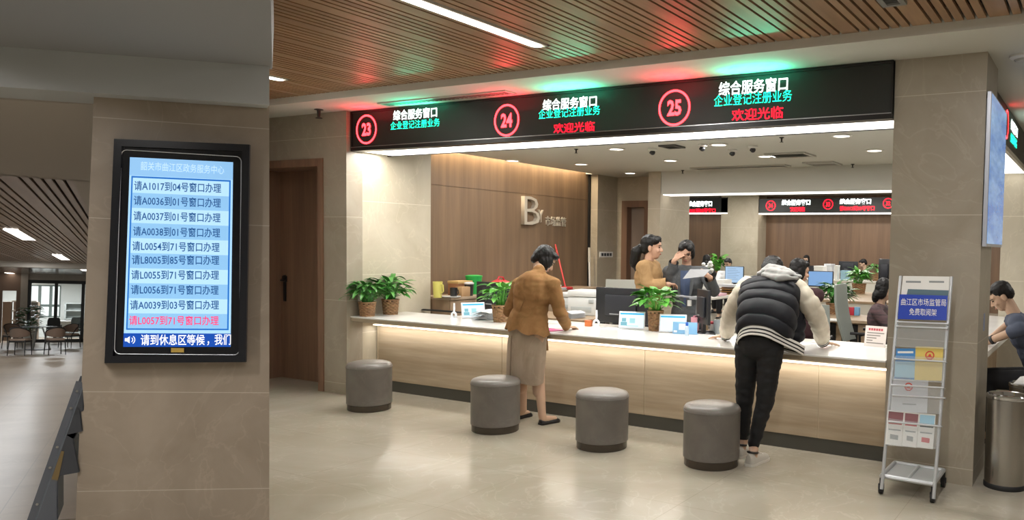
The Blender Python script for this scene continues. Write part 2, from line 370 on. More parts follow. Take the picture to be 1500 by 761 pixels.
def led(txt, xl, xr, yl, yr, hpx, mat, par, Y, name, bold=.025):
    a, b = at_y(xl, yl, Y-.004), at_y(xr, yr, Y-.004)
    h = (at_y(xl, yl-hpx/2, Y-.004)-at_y(xl, yl+hpx/2, Y-.004)).length*.5+(at_y(xr, yr-hpx/2, Y-.004)-at_y(xr, yr+hpx/2, Y-.004)).length*.5
    mb = MB(); w = abs(b.x-a.x); sz = h/.92
    mb.text(txt, sz, basis(V((a.x, Y-.004, (a.z+b.z)/2)), (1, 0, 0), (0, 0, 1)), bold)
    xs = [v.co.x for v in mb.bm.verts]; k = w/(max(xs)-min(xs)); m0 = min(xs)
    for v in mb.bm.verts: v.co.x = a.x+(v.co.x-m0)*k
    zs = [v.co.z for v in mb.bm.verts]; zc = (max(zs)+min(zs))/2
    for v in mb.bm.verts: v.co.z += (a.z+b.z)/2-zc
    return obj(name, mb, mat, par, False)
def ring(cx, cy, ry, num, mat, par, Y, name='number_ring', th=.12, dsz=1.15):
    c = at_y(cx, cy, Y-.004); r = (at_y(cx, cy-ry, Y)-at_y(cx, cy+ry, Y)).length/2
    mb = MB(); n = 40; yy = Y-.004
    for k in range(n):
        a0, a1 = 2*math.pi*k/n, 2*math.pi*(k+1)/n
        mb.face([(c.x+r*q*math.cos(a), yy, c.z+r*q*math.sin(a)) for q, a in ((1, a0), (1, a1), (1-th, a1), (1-th, a0))])
    obj(name, mb, mat, par, False)
    mb = MB(); mb.text(num, r*dsz, basis((c.x, yy, c.z), (1, 0, 0), (0, 0, 1)), .035, align='CENTER', sx=.78)
    zs = [v.co.z for v in mb.bm.verts]; dz = c.z-(max(zs)+min(zs))/2; xs = [v.co.x for v in mb.bm.verts]; dx = c.x-(max(xs)+min(xs))/2
    for v in mb.bm.verts: v.co.z += dz; v.co.x += dx
    obj('number', mb, mat, par, False)
for cx, cy, ry, n in ((536.5, 189.3, 21.5, '23'), (742, 176, 23.6, '24'), (987.7, 157.7, 26.6, '25')): ring(cx, cy, ry, n, REDN, bd, SY)
T1, T2, T3 = '综合服务窗口', '企业登记注册业务', '欢迎光临'
led(T1, 576, 640, 168.5, 164.5, 14.5, WHT, bd, SY, 'title_text', .012); led(T2, 572, 644, 183.5, 179.5, 12, GRN, bd, SY, 'subtitle_text', -.004)
led(T1, 795, 874, 153.5, 148, 16, WHT, bd, SY, 'title_text', .012); led(T2, 789, 879, 167, 161, 14, GRN, bd, SY, 'subtitle_text', -.004); led(T3, 811, 871, 188, 184.7, 14, RED, bd, SY, 'welcome_text', .008)
led(T1, 1053, 1154, 130, 122.5, 20, WHT, bd, SY, 'title_text', .012); led(T2, 1046, 1160, 148, 139, 17, GRN, bd, SY, 'subtitle_text', -.004); led(T3, 1072, 1147, 168.5, 164.3, 17, RED, bd, SY, 'welcome_text', .008)
for x, y, col, e in ((607, 172, (.02, 1, .55), 2.2), (835, 158, (.02, 1, .55), 2.4), (1103, 135, (.02, 1, .55), 2.6), (536, 186, (1, .03, .06), 1.3), (742, 173, (1, .03, .06), 1.4), (987, 155, (1, .03, .06), 1.5)):
    p = at_y(x, y, SY-.13); p.z += .05; area('led_glow', p, .42 if col[0] < .5 else .22, .04, e*1.3, col, (math.pi+.16, 0, 0))
# board over the side counter (faces the other way round the corner)
X2 = -.79
b2 = thing('led_sign_board', 'black LED board over the side counter behind the wall screen', 'sign', (X2, 8.2, 2.5))
mb = MB(); mb.box((X2-.3, 6.29, 2.505), (X2, 10.28, 2.862)); obj('display_panel', mb, LEDBK, b2, False)
mb = MB(); mb.box((X2-.3, 6.29, 2.47), (X2-.28, 10.28, 2.505)); mb.box((X2-.02, 6.29, 2.47), (X2+.012, 10.28, 2.509)); obj('frame', mb, M('board_frame2', '#a9a294', .4), b2, False)
mb = MB(); mb.box((X2-.28, 6.35, 2.475), (X2-.02, 10.25, 2.495)); obj('light_panel', mb, MATS['board_light'], b2, False)
mb = MB(); q0 = at_x(1474, 190, X2+.004); q1 = at_x(1478, 190, X2+.004)
n = 30; cz = (at_x(1476, 164, X2).z+at_x(1476, 204, X2).z)/2; r = .13; cy_ = at_x(1474.5, 183, X2).y
for k in range(n):
    a0, a1 = 2*math.pi*k/n, 2*math.pi*(k+1)/n
    mb.face([(X2+.004, cy_+r*q*math.cos(a), cz+r*q*math.sin(a)) for q, a in ((1, a0), (1, a1), (.86, a1), (.86, a0))])
obj('number_ring', mb, REDN, b2, False)
for txt, xa, xb, zc, h, mt, nm in ((T1, 1480.5, 1490, 2.745, .11, WHT, 'title_text'), (T2, 1480.5, 1489.5, 2.63, .09, GRN, 'subtitle_text')):
    ya, yb = at_x(xa, 185, X2).y, at_x(xb, 195, X2).y
    mb = MB(); mb.text(txt, h, basis((X2+.005, ya, zc), (0, 1, 0), (0, 0, 1)), .03)
    ys = [v.co.y for v in mb.bm.verts]; k = (yb-ya)/(max(ys)-min(ys)); m0 = min(ys)
    for v in mb.bm.verts: v.co.y = ya+(v.co.y-m0)*k
    obj(nm, mb, mt, b2, False)
# far boards: 34, 33 and their neighbour
FY = 21.0
def farboard(xl, xr, lab):
    a, b = at_y(xl, 302, FY), at_y(xr, 300, FY); zt_, zb_ = at_y((xl+xr)/2, 291, FY).z, at_y((xl+xr)/2, 311.5, FY).z
    t = thing('led_sign_board', lab, 'sign', ((a.x+b.x)/2, FY, zb_))
    mb = MB(); mb.box((a.x, FY, zb_), (b.x, FY+.25, zt_)); obj('display_panel', mb, LEDBK, t, False)
    mb = MB(); mb.box((a.x, FY-.01, zb_-.03), (b.x, FY+.25, zb_)); obj('light_panel', mb, MATS['board_light'], t, False)
    mb = MB(); mb.box((a.x-.01, FY-.012, zt_), (b.x+.01, FY+.25, zt_+.02)); obj('frame', mb, BLACK, t, False); return t
t34 = farboard(1112, 1345, 'distant black LED board with circled 34 and 33 on the far wood wall')
ring(1129, 301, 7.6, '34', RED, t34, FY, th=.16); ring(1213, 299, 7.6, '33', RED, t34, FY, th=.16); ring(1301, 297.5, 7.6, '32', RED, t34, FY, th=.16)
led(T1, 1145, 1187, 296.5, 296, 7.5, WHT, t34, FY, 'title_text', .04); led(T3, 1157, 1179, 306.5, 306, 6.5, RED, t34, FY, 'welcome_text', .03)
led(T1, 1230, 1276, 295, 294.5, 7.5, WHT, t34, FY, 'title_text', .04); led('请I2012到33号窗口', 1230, 1281, 305, 304.5, 6.5, RED, t34, FY, 'welcome_text', .03)
t35 = farboard(960, 1066, 'distant black LED board partly hidden behind the office pillar')
led(T1, 1008, 1043, 298.5, 298, 7.5, WHT, t35, FY, 'title_text', .04); led('请I2001到35号窗口', 1000, 1048, 308.5, 308, 6.5, RED, t35, FY, 'welcome_text', .03)
# ================================================================== CEILING LAMPS AND FITTINGS
def strip_light(x, y0, y1, z, lab):
    t = thing('strip_light', lab, 'ceiling light', (x, (y0+y1)/2, z), group='strip lamps in the slatted ceiling')
    mb = MB(); mb.box((x-.062, y0-.02, z-.008), (x-.045, y1+.02, z+.06)); mb.box((x+.045, y0-.02, z-.008), (x+.062, y1+.02, z+.06)); mb.box((x-.062, y1, z-.008), (x+.062, y1+.02, z+.06)); mb.box((x-.062, y0-.02, z-.008), (x+.062, y0, z+.06)); obj('frame', mb, M('lamp_frame', '#cfcac2', .4), t, False)
    n = 10; ring_ = []
    for yy in (y0, y1-.045, y1): pass
    mb = MB(); pts = [(x-.045, y0), (x+.045, y0)]+[(x+.045*math.cos(a), y1-.06+.06*math.sin(a)) for a in [math.pi*k/n for k in range(n+1)]]
    mb.prism([(p[0], p[1], z-.010) for p in pts], (0, 0, .03)); obj('diffuser', mb, GLOW, t, False)
strip_light(-3.43, 2.9, 4.50, SLZ, 'long white strip light in the slatted ceiling before the board')
strip_light(-6.15, 2.9, 4.50, SLZ, 'short white strip light end beside the left stone pillar')
# downlights of the office ceiling
DLS = ((751, 234.5, 'above the start of the wood feature wall'), (851, 239.7, 'in front of the upright letter on the wood wall'), (903, 217.5, 'near the black sprinkler left of the white counter light'), (923, 252.7, 'in front of the recessed office door'), (982, 234.3, 'above the office stone pillar'), (1053, 211, 'close behind the light panel, mid office ceiling'), (1121, 228, 'at the left corner of the square grille'), (1233, 198, 'nearest the lit panel on the right side'), (1281, 219.5, 'rightmost, beside the big stone pillar'))
dl0 = None
for (x, y, w) in DLS:
    p = at_z(x, y, INZ)
    lab = 'round white ceiling downlight '+w
    if dl0 is None:
        dl0 = thing('downlight', lab, 'ceiling light', p, group='round downlights of the office ceiling')
        mb = MB(); mb.lathe([(.072, -.0), (.095, -.001), (.098, -.006), (.09, -.012), (.075, -.012), (.072, 0)], n=28, cap=False); obj('trim_ring', mb, M('trim_white', '#e6e4de', .5), dl0, local=True)
        mb = MB(); mb.lathe([(.0001, -.004), (.05, -.006), (.073, -.009)], n=28, cap=False); obj('lens', mb, GLOW, dl0, local=True)
    else: dup(dl0, p, 0, lab)
    
def flat_grille(name, corners, z, lab, cat='vent', slats=6, mat=None):
    P4 = [at_z(x, y, z) for x, y in corners]
    x0, x1 = min(p.x for p in P4), max(p.x for p in P4); y0, y1 = min(p.y for p in P4), max(p.y for p in P4)
    t = thing(name, lab, cat, ((x0+x1)/2, (y0+y1)/2, z))
    g = mat or M('grille', '#b4b2aa', .5); w = .03
    mb = MB()
    for a, b in (((x0+w, y0), (x1-w, y0+w)), ((x0+w, y1-w), (x1-w, y1)), ((x0, y0), (x0+w, y1)), ((x1-w, y0), (x1, y1))): mb.box((a[0], a[1], z-.018), (b[0], b[1], z))
    obj('frame', mb, g, t, False)
    mb = MB()
    for k in range(slats):
        yy = y0+w+(y1-y0-2*w)*(k+.5)/slats; h = (y1-y0-2*w)/slats*.32
        mb.hexa([(x0+w, yy-h, z-.014), (x1-w, yy-h, z-.014), (x1-w, yy-h+.006, z-.014), (x0+w, yy-h+.006, z-.014)], [(x0+w, yy+h, z-.001), (x1-w, yy+h, z-.001), (x1-w, yy+h+.006, z-.001), (x0+w, yy+h+.006, z-.001)])
    obj('slats', mb, g, t, False)
    mb = MB(); mb.box((x0+w, y0+w, z-.001), (x1-w, y1-w, z-.0005)); obj('backing', mb, M('grille_dark', '#7d7b75', .8), t, False)
    return t
flat_grille('air_vent', ((1128, 224), (1185, 224), (1186, 228), (1138, 230)), INZ, 'square grey ceiling air grille between two downlights', slats=5)
flat_grille('access_panel', ((1175, 237), (1222, 236), (1210, 241)), INZ, 'pale ceiling access panel near the far bulkhead', 'panel', slats=1)
flat_grille('air_vent', ((1015, 246), (1150, 240), (1060, 246)), INZ, 'long thin slot air grille along the grey bulkhead', slats=2)
flat_grille('air_vent', ((968, 212), (993, 212), (980, 216)), INZ, 'small dark ceiling vent just behind the board light panel', slats=4, mat=M('vent_dark', '#4a4945', .5))
p = at_z(1300, 3, SLZ-.002)
flat_grille('air_vent', ((1277, -12), (1318, -12), (1300, 6)), SLZ-.004, 'grey slotted air vent set in the slatted wood ceiling', slats=7, mat=M('vent_grey', '#7e7d7a', .5))
# slot air grille in the soffit left of the board
SO = thing('air_vent', 'long dark slot vent in the white soffit above board numbers 23 and 24', 'vent', (-5.3, 5.45, SOF))
a, b = at_z(560, 152, SOF), at_z(757, 136, SOF)
mb = MB(); mb.box((a.x, 5.40, SOF-.012), (b.x, 5.42, SOF)); mb.box((a.x, 5.53, SOF-.012), (b.x, 5.55, SOF)); mb.box((a.x, 5.42, SOF-.012), (a.x+.02, 5.53, SOF)); mb.box((b.x-.02, 5.42, SOF-.012), (b.x, 5.53, SOF)); obj('frame', mb, M('vent_frame', '#b9b6ae', .5), SO, False)
mb = MB(); mb.box((a.x, 5.42, SOF-.002), (b.x, 5.53, SOF-.001)); obj('backing', mb, MATS['grille_dark'], SO, False)
mb = MB()
for k in range(30):
    xx = a.x+(b.x-a.x)*(k+.5)/30; mb.box((xx-.004, 5.42, SOF-.010), (xx+.004, 5.53, SOF-.002))
obj('slats', mb, M('vent_slat', '#77746d', .5), SO, False)
def sprinkler(p, lab, k=1, mat=None):
    t = thing('sprinkler', lab, 'sprinkler', p, group='ceiling sprinklers'); mt = mat or M('sprinkler', '#3c3935', .4, .6)
    mb = MB(); mb.lathe([(.028*k, 0), (.03*k, -.006), (.012*k, -.012), (.009*k, -.05*k), (.006*k, -.055*k)], n=14); obj('body', mb, mt, t, local=True)
    mb = MB(); mb.lathe([(.002, -.05*k), (.022*k, -.056*k), (.022*k, -.06*k), (.002, -.062*k)], n=14); obj('deflector', mb, mt, t, local=True)
sprinkler(at_z(467, 160, SOF), 'dark sprinkler head on the white soffit above the left wood door', 1.5)
for x, y, w in ((844, 219, 'left of the nearest downlights'), (1145, 202, 'mid office ceiling behind the board'), (1249, 241, 'by the pale access panel'), (1000, 250, 'at the pillar end of the bulkhead')): sprinkler(at_z(x, y-1, INZ), 'small ceiling sprinkler '+w, .8)
def dome_cam(p, lab, k=1):
    t = thing('ceiling_camera', lab, 'camera', p, group='small ceiling cameras')
    mb = MB(); mb.lathe([(.05*k, 0), (.052*k, -.02*k), (.03*k, -.03*k)], n=18); obj('base', mb, M('cam_white', '#d8d6d0', .4), t, local=True)
    mb = MB(); mb.ell((0, 0, -.045*k), .03*k); mb.cyl((-.012*k, -.026*k, -.05*k), (-.012*k, -.034*k, -.052*k), .01*k); obj('lens', mb, BLACK, t, local=True)
for x, y, w in ((1029, 211, 'left of the mid ceiling downlight'), (1103, 213, 'right of the mid ceiling downlight'), (956, 217, 'near the small dark vent'), (1073, 218.5, 'white, between two downlights')): dome_cam(at_z(x, y, INZ), 'tiny ceiling camera '+w)
p = at_z(1497, 82, SOF)
t = thing('smoke_detector', 'round white smoke detector on soffit right of the big pillar', 'detector', at_z(1500, 81.5, SOF))
mb = MB(); mb.lathe([(.09, 0), (.09, -.012), (.06, -.025), (.01, -.028)], n=24); obj('body', mb, M('trim_white'), t, local=True)
mb = MB(); mb.lathe([(.062, -.026), (.05, -.04), (.01, -.042)], n=24); obj('sensor', mb, M('grille'), t, local=True)
# ================================================================== LEFT STONE PILLAR WITH THE QUEUE SCREEN
_pu = ray(6500, 612).normalized(); _pd = (CD-CR*.028); _pd = (_pd-_pu*_pd.dot(_pu)).normalized(); _pn = _pd.cross(_pu).normalized()
if _pn.dot(CF) < 0: _pn = -_pn
_pc = O+ray(260, 450)*4.2
PIL = basis(_pc, _pu, _pn, -_pd)
PILI = PIL.inverted()
def pl(x, y, off=0):                       # pixel -> pillar frame, on the plane `off` in front of the pillar face
    v = PILI.to_3x3() @ ray(x, y); o = PILI @ O
    return o+v*((-off-o.y)/v.y)
def plz(x, y, z):
    v = PILI.to_3x3() @ ray(x, y); o = PILI @ O
    return o+v*((z-o.z)/v.z)
FR[0] = PIL
STONE_P = M('stone_pillar', '#9c8f80', .42, kind='stone', col2='#8a7d6e', scale=(1.6, 1.6, 1.6), joints=(pl(250, 574).z, pl(120, 318).z, pl(250, 717).z, pl(250, 179).z), jcol='#c2b7a7', jw=.0018)
mb = MB()
f4 = [pl(137.5, 140), pl(394.5, 140), pl(394.5, 812), pl(108.5, 812)]
b4 = [p+V((.12, .5, 0)) if i in (0, 3) else p+V((-.25, .5, 0)) for i, p in enumerate(f4)]
mb.hexa(f4, b4); struct('pillar_left', mb, STONE_P)
# white beam over the pillar and the soffit in front of it
mb = MB(); o_ = .10
a, b, c, d = pl(-160, 56, o_), pl(394.7, 97, o_), pl(394.7, 153.5, o_), pl(-160, 116, o_); BC, BD = c.copy(), d.copy()
sh = V((-.18, .5, 0)); mb.hexa([a, b, c, d], [a+V((0, .5, 0)), b+sh, c+sh, d+V((0, .5, 0))]); struct('beam_left', mb, M('beam_white', '#b0b3b4', .8))
mb = MB(); zs = pl(200, 83, o_).z
q = [plz(-160, 57, zs), plz(394.7, 96.6, zs), plz(394.7, -60, zs), plz(-160, -60, zs)]
zz = (a.z+b.z)/2
q = [a+V((0, .06, 0)), b+V((0, .06, 0)), plz(394.7, -70, b.z), plz(-160, -90, a.z)]
mb.prism(q, (0, 0, .22)); struct('soffit_left', mb, M('soffit_grey', '#8d8d8d', .85))
# wall-mounted queue screen
def Qd(corners, off):
    A, B, Cc, D = [pl(x, y, off) for x, y in corners]
    return lambda u, v: (A*(1-u)+B*u)*(1-v)+(D*(1-u)+Cc*u)*v
OUT = ((167, 203), (365.5, 211.5), (360, 530), (153, 531.5))
SCR = ((190.5, 230), (341.4, 237.4), (337.7, 507.6), (180.6, 507.6))
sc = thing('queue_screen', 'black wall-mounted portrait screen listing queue tickets on the left stone pillar', 'screen', pl(257, 531, 0))
mb = MB(); qo = Qd(OUT, .0); qf = Qd(OUT, .07); 
mb.hexa([qf(0, 0), qf(1, 0), qf(1, 1), qf(0, 1)], [qo(0, 0), qo(1, 0), qo(1, 1), qo(0, 1)]); obj('housing', mb, M('screen_black', '#0d0f16', .16), sc, False)
mb = MB(); qf = Qd(OUT, .085)
def strip(m, q_, u0, v0, u1, v1, dep):
    A = [q_(u0, v0), q_(u1, v0), q_(u1, v1), q_(u0, v1)]; m.hexa(A, [p+V((0, dep, 0)) for p in A])
for u0, v0, u1, v1 in ((.055, 0, .945, .032), (.055, .968, .945, 1), (0, 0, .055, 1), (.945, 0, 1, 1)): strip(mb, qf, u0, v0, u1, v1, .02)
obj('bezel', mb, M('screen_bezel', '#16181f', .22), sc, False)
LINE = ((178, 219), (353.5, 229.5), (350.5, 519.5), (167.5, 518))
ql = Qd(LINE, .076); pts = []
for cu, cv, a0 in ((.045, .026, 180), (.955, .026, 270), (.955, .974, 0), (.045, .974, 90)):
    for k in range(6):
        an = math.radians(a0+k*18); pts.append(ql(cu+.045*math.cos(an), cv+.026*math.sin(an)))
mb = MB(); mb.tube(pts+[pts[0]], .0022, 6); obj('trim_line', mb, M('silver_line', '#d8dade', .3, .6), sc)
qs = Qd(SCR, .0745)
def scr_face(name, u0, v0, u1, v1, mat, lift=.0, sub=1):
    mb = MB(); lf = V((0, -.0008*lift, 0)); 
    for k in range(sub):
        va, vb = v0+(v1-v0)*k/sub, v0+(v1-v0)*(k+1)/sub
        A = [qs(u0, va)+lf, qs(u1, va)+lf, qs(u1, vb)+lf, qs(u0, vb)+lf]; mb.hexa(A, [p+V((0, .0006, 0)) for p in A])
    return obj(name, mb, mat, sc, False)
scr_face('display', 0, 0, 1, 1, M('scr_bg', '#a9d6f6', .3, emit=1.0))
scr_face('header', 0, 0, 1, .095, M('scr_head', '#8fc2ee', .3, emit=.95), 1)
scr_face('list_frame', .02, .098, .98, .91, M('scr_blue', '#1672cc', .3, emit=.9), 1)
scr_face('list_panel', .035, .107, .965, .902, M('scr_pale', '#b4def8', .3, emit=1.0), 2)
rows = ['请A1017到04号窗口办理', '请A0036到01号窗口办理', '请A0037到01号窗口办理', '请A0038到01号窗口办理', '请L0054到71号窗口办理', '请L8005到85号窗口办理', '请L0055到71号窗口办理', '请L0056到71号窗口办理', '请A0039到03号窗口办理', '请L0057到71号窗口办理']
def scr_text(txt, px, pxr, py, pyr, hpx, mat, name, bold=.012):
    a, b = pl(px, py, .079), pl(pxr, pyr, .079); x = (b-a); w = x.length; x.normalize(); y = V((0, 1, 0)).cross(x)*-1
    y = V((0, 0, 1)); y = (y-x*y.dot(x)).normalized()
    h = (pl(px, py-hpx/2, .079)-pl(px, py+hpx/2, .079)).length
    mb = MB(); mb.text(txt, h/.92, I4, bold); xs = [v.co.x for v in mb.bm.verts]; zs = [v.co.y for v in mb.bm.verts]; k = w/(max(xs)-min(xs)); m0 = min(xs); zc = (max(zs)+min(zs))/2
    for v in mb.bm.verts: v.co = a+x*((v.co.x-m0)*k)+y*(v.co.y-zc)
    return obj(name, mb, mat, sc, False)
TXB = M('scr_text', '#1d5c9c', .4, emit=.75); TXP = M('scr_pink', '#ff3f7a', .4, emit=.95)
ZR = lambda zx, zy: (150+zx*.46, 190+zy*.46)
yl = (177, 224, 273, 322, 369, 413, 461, 508, 557, 606); yr = (186, 233, 280, 328, 374, 415, 462, 510, 557, 607)
xl = (101, 100, 99, 98, 95, 94, 92, 91, 88, 85); xr = (378, 377, 376, 375, 373, 372, 371, 370, 371, 370)
for i, r in enumerate(rows):
    v0 = .107+.0795*i
    if i % 2: scr_face('row_band', .035, v0, .965, v0+.0795, M('scr_band', '#8ec3ee', .3, emit=.95), 3)
    p0, p1 = ZR(xl[i], yl[i]), ZR(xr[i], yr[i])
    scr_text(r, p0[0], p1[0], p0[1], p1[1], 13.6, TXP if i == 9 else TXB, 'ticket_line')
p0, p1 = ZR(122, 114), ZR(388, 128); scr_text('韶关市曲江区政务服务中心', p0[0], p1[0], p0[1], p1[1], 12.5, M('scr_title', '#c3e2fa', .4, emit=1.0), 'title_text', .004)
scr_face('footer_bar', 0, .928, 1, 1, M('scr_foot', '#0f4fb6', .3, emit=.85), 2)
M('scr_white', '#ffffff', .4, emit=1.0); p0, p1 = ZR(122, 668), ZR(326, 668); scr_text('请到休息区等候', p0[0], p1[0], p0[1], p1[1], 15.5, MATS['scr_white'], 'footer_text'); p0, p1 = ZR(357, 667), ZR(409, 667); scr_text('我们', p0[0], p1[0], p0[1], p1[1], 15.5, MATS['scr_white'], 'footer_text'); p0, p1 = ZR(334, 679), ZR(340, 679); scr_text('，', p0[0], p1[0], p0[1], p1[1], 15.5, MATS['scr_white'], 'footer_text')
mb = MB(); 
c = pl(*ZR(84, 668), .079)
mb.prism([c+V(v) for v in ((-.018, 0, -.008), (-.008, 0, -.008), (.004, 0, -.018), (.004, 0, .018), (-.008, 0, .008), (-.018, 0, .008))], (0, .0006, 0))
for r in (.014, .024):
    mb.tube([c+V((.004+r*math.cos(t_), 0, r*math.sin(t_))) for t_ in [math.radians(k*20-50) for k in range(6)]], .002, 5)
obj('speaker_icon', mb, MATS['scr_white'], sc)
mb = MB(); c = pl(260, 512.5, .0785); mb.box(c+V((-.03, -.0, -.011)), c+V((.03, .002, .011))); obj('sticker', mb, M('sticker_gold', '#b89a4a', .4), sc, False)
FR[0] = I4
# partition behind that pillar, between the two halls
mb = MB(); A_ = PIL @ V((-.05, .45, 0)); B_ = O+ray(330, 400)*9.4
A_ = V((A_.x, A_.y, 0)); B_ = V((B_.x, B_.y, 0)); n_ = (B_-A_).cross(V((0, 0, 1))).normalized()*.06
mb.prism([A_-n_+V((0, 0, -2.5)), B_-n_+V((0, 0, -2.5)), B_+n_+V((0, 0, -2.5)), A_+n_+V((0, 0, -2.5))], (0, 0, 5.42)); struct('wall_partition', mb, PLASTER)
# ================================================================== THE LONG HALL ON THE LEFT
FR[0] = HALL
HC = HE+1.05
HFLOOR = M('hall_floor', '#aa9a88', .3, kind='stone', col2='#988876', scale=(.8, .8, .8), jrep=((0, 0, .8), (1, .3, .8)), jcol='#857a6d', jw=.004, spec=.5)
gy = h_z(80, 501, 0).y                        # distance of the glass wall
mb = MB(); mb.box((-12, 3.0, -.1), (.35, gy+8, 0)); struct('floor_hall', mb, HFLOOR)
ex = h_z(103, 257.5, HC); ex2 = h_z(40, 257.5, HC)
dy = h_z(60, 384, HC).y
hi = HALL.inverted(); A0 = hi @ (PIL @ (BC+V((0, .3, 0)))); A1 = hi @ (PIL @ (BD+V((0, .3, 0)))); sl = (A1.y-A0.y)/(A1.x-A0.x); y_at = lambda x: A0.y+sl*(x-A0.x)
mb = MB(); mb.prism([(-12, y_at(-12), HC), (.4, y_at(.4), HC), (.4, ex2.y, HC), (-12, ex2.y, HC)], (0, 0, .12)); mb.box((ex.x, ex2.y, HC), (.4, dy, HC+.12)); mb.box((-12, dy, HC-.14), (.4, dy+.5, HC+.12)); struct('ceiling_hall_border', mb, M('hall_plaster', '#b2aaa0', .8))
mb = MB(); x = ex.x-.0; i = 0
while x > -12:
    for k in range(6):
        w = .055 if k < 5 else .135
        mb.box((x-w, ex2.y, HC+.01), (x, dy, HC+.03)); x -= w+.024
struct('ceiling_hall_slats', mb, M('hall_slat', '#a38873', .35, kind='wood', col2='#8f7560', scale=(6, .6, 6)))
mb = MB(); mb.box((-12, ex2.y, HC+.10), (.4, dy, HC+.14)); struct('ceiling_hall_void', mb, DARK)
mb = MB(); mb.box((-12, dy+.5, HC-.06), (.4, gy+8, HC+.05)); struct('ceiling_hall_far', mb, M('hall_far_ceiling', '#8d857c', .18, kind='stone', col2='#6f675f', scale=(.5, 2, 1)))
mb = MB(); mb.box((.3, 6.0, -.1), (.4, gy+8, HC+.2)); struct('wall_hall_right', mb, PLASTER)
hl0 = None
for x0, y0, x1, y1, z, w in ((15.5, 336, 43, 351, HC, 'nearest of the hall'), (81, 373, 98, 380, HC, 'by the hall cross beam'), (8, 399, 25, 401.5, HC-.06, 'left one beyond the hall cross beam'), (39, 404.5, 50, 407, HC-.06, 'last before the glass partition'), (116, 391, 128, 396.5, HC-.06, 'close to the left stone pillar')):
    a, b = h_z(x0, y0, z), h_z(x1, y1, z)
    t = thing('strip_light', 'short white strip light in the hall ceiling, '+w, 'ceiling light', (a+b)/2, group='hall strip lights')
    w_ = .09; dr = (b-a); 
    mb = MB(); mb.box(((a.x+b.x)/2-w_, a.y, z-.006), ((a.x+b.x)/2+w_, b.y, z+.02)); obj('diffuser', mb, GLOW, t, False)
    mb = MB(); mb.box(((a.x+b.x)/2-w_-.02, a.y-.03, z-.004), ((a.x+b.x)/2-w_, b.y+.03, z+.02)); mb.box(((a.x+b.x)/2+w_, a.y-.03, z-.004), ((a.x+b.x)/2+w_+.02, b.y+.03, z+.02)); obj('frame', mb, M('lamp_frame'), t, False)
# glass partition
g = thing('glass_partition', 'black framed glass partition at the end of the hall', 'glass wall', h_y(80, 501, gy))
xa, xb, xc = h_y(42.5, 455, gy).x, h_y(81.5, 455, gy).x, h_y(121, 455, gy).x; xd = xc+(xc-xb)
zt = h_y(80, 411.5, gy).z
mb = MB(); w = .05
for xx in (xa, xb, xc, xd): mb.box((xx-w, gy-.05, 0), (xx+w, gy+.05, zt))
mb.box((xa-w, gy-.05, zt-.09), (xd+w, gy+.05, zt+.03)); mb.box((xa-w, gy-.05, 0), (xd+w, gy+.05, .12)); obj('frame', mb, M('frame_black', '#17191a', .3), g, False)
GLASS = M('glass', '#dfeeea', .03, alpha=.12, spec=.5)
for p, q in ((xa, xb), (xb, xc), (xc, xd)):
    mb = MB(); mb.box((p+w, gy-.006, .12), (q-w, gy+.006, zt-.09)); obj('pane', mb, GLASS, g, False)
# pier, doorway on the left, room beyond
hs = M('hall_pier', '#a2968a', .5, kind='stone', col2='#958a7e', scale=(1, 1, 1))
pL = h_y(29.5, 455, gy).x
mb = MB(); mb.box((pL, gy-.1, 0), (xa-w, gy+.1, HC)); mb.box((xa-w, gy-.05, zt+.03), (.4, gy+.05, HC)); struct('wall_hall_end', mb, hs)
dz = h_y(14, 425.5, gy).z; dl = h_y(3, 455, gy).x
mb = MB(); mb.box((-14, gy-.06, dz), (pL, gy+.06, HC)); mb.box((-14, gy-.06, 0), (dl, gy+.06, dz)); mb.box((pL-.12, gy-.05, 0), (pL, gy+.05, dz)); struct('trim_2', mb, M('hall_brown', '#6d5646', .5))
ry = gy+5.5
wx0, wx1 = h_y(42, 440, ry).x, h_y(89, 440, ry).x; wz1, wz0 = h_y(60, 417, ry).z, h_y(60, 464, ry).z
mb = MB(); WW = M('hall_white', '#c9d0ce', .8)
mb.box((-14, ry, 0), (wx0, ry+.2, HC)); mb.box((wx1, ry, 0), (.4, ry+.2, HC)); mb.box((wx0, ry, wz1), (wx1, ry+.2, HC)); mb.box((wx0, ry, 0), (wx1, ry+.2, wz0)); struct('wall_room_end', mb, WW)
mb = MB(); fr = .05
for u in (0, .33, .68, 1): xx = wx0+(wx1-wx0)*u; mb.box((xx-fr, ry+.02, wz0), (xx+fr, ry+.12, wz1))
for u in (0, .36, 1): z_ = wz0+(wz1-wz0)*u; mb.box((wx0, ry+.02, z_-fr), (wx1, ry+.12, z_+fr))
wn = struct('window_1', mb, M('win_frame', '#5a6a68', .4))
mb = MB(); mb.box((wx0, ry+.07, wz0), (wx1, ry+.08, wz1)); obj('pane', mb, GLASS, wn, False)
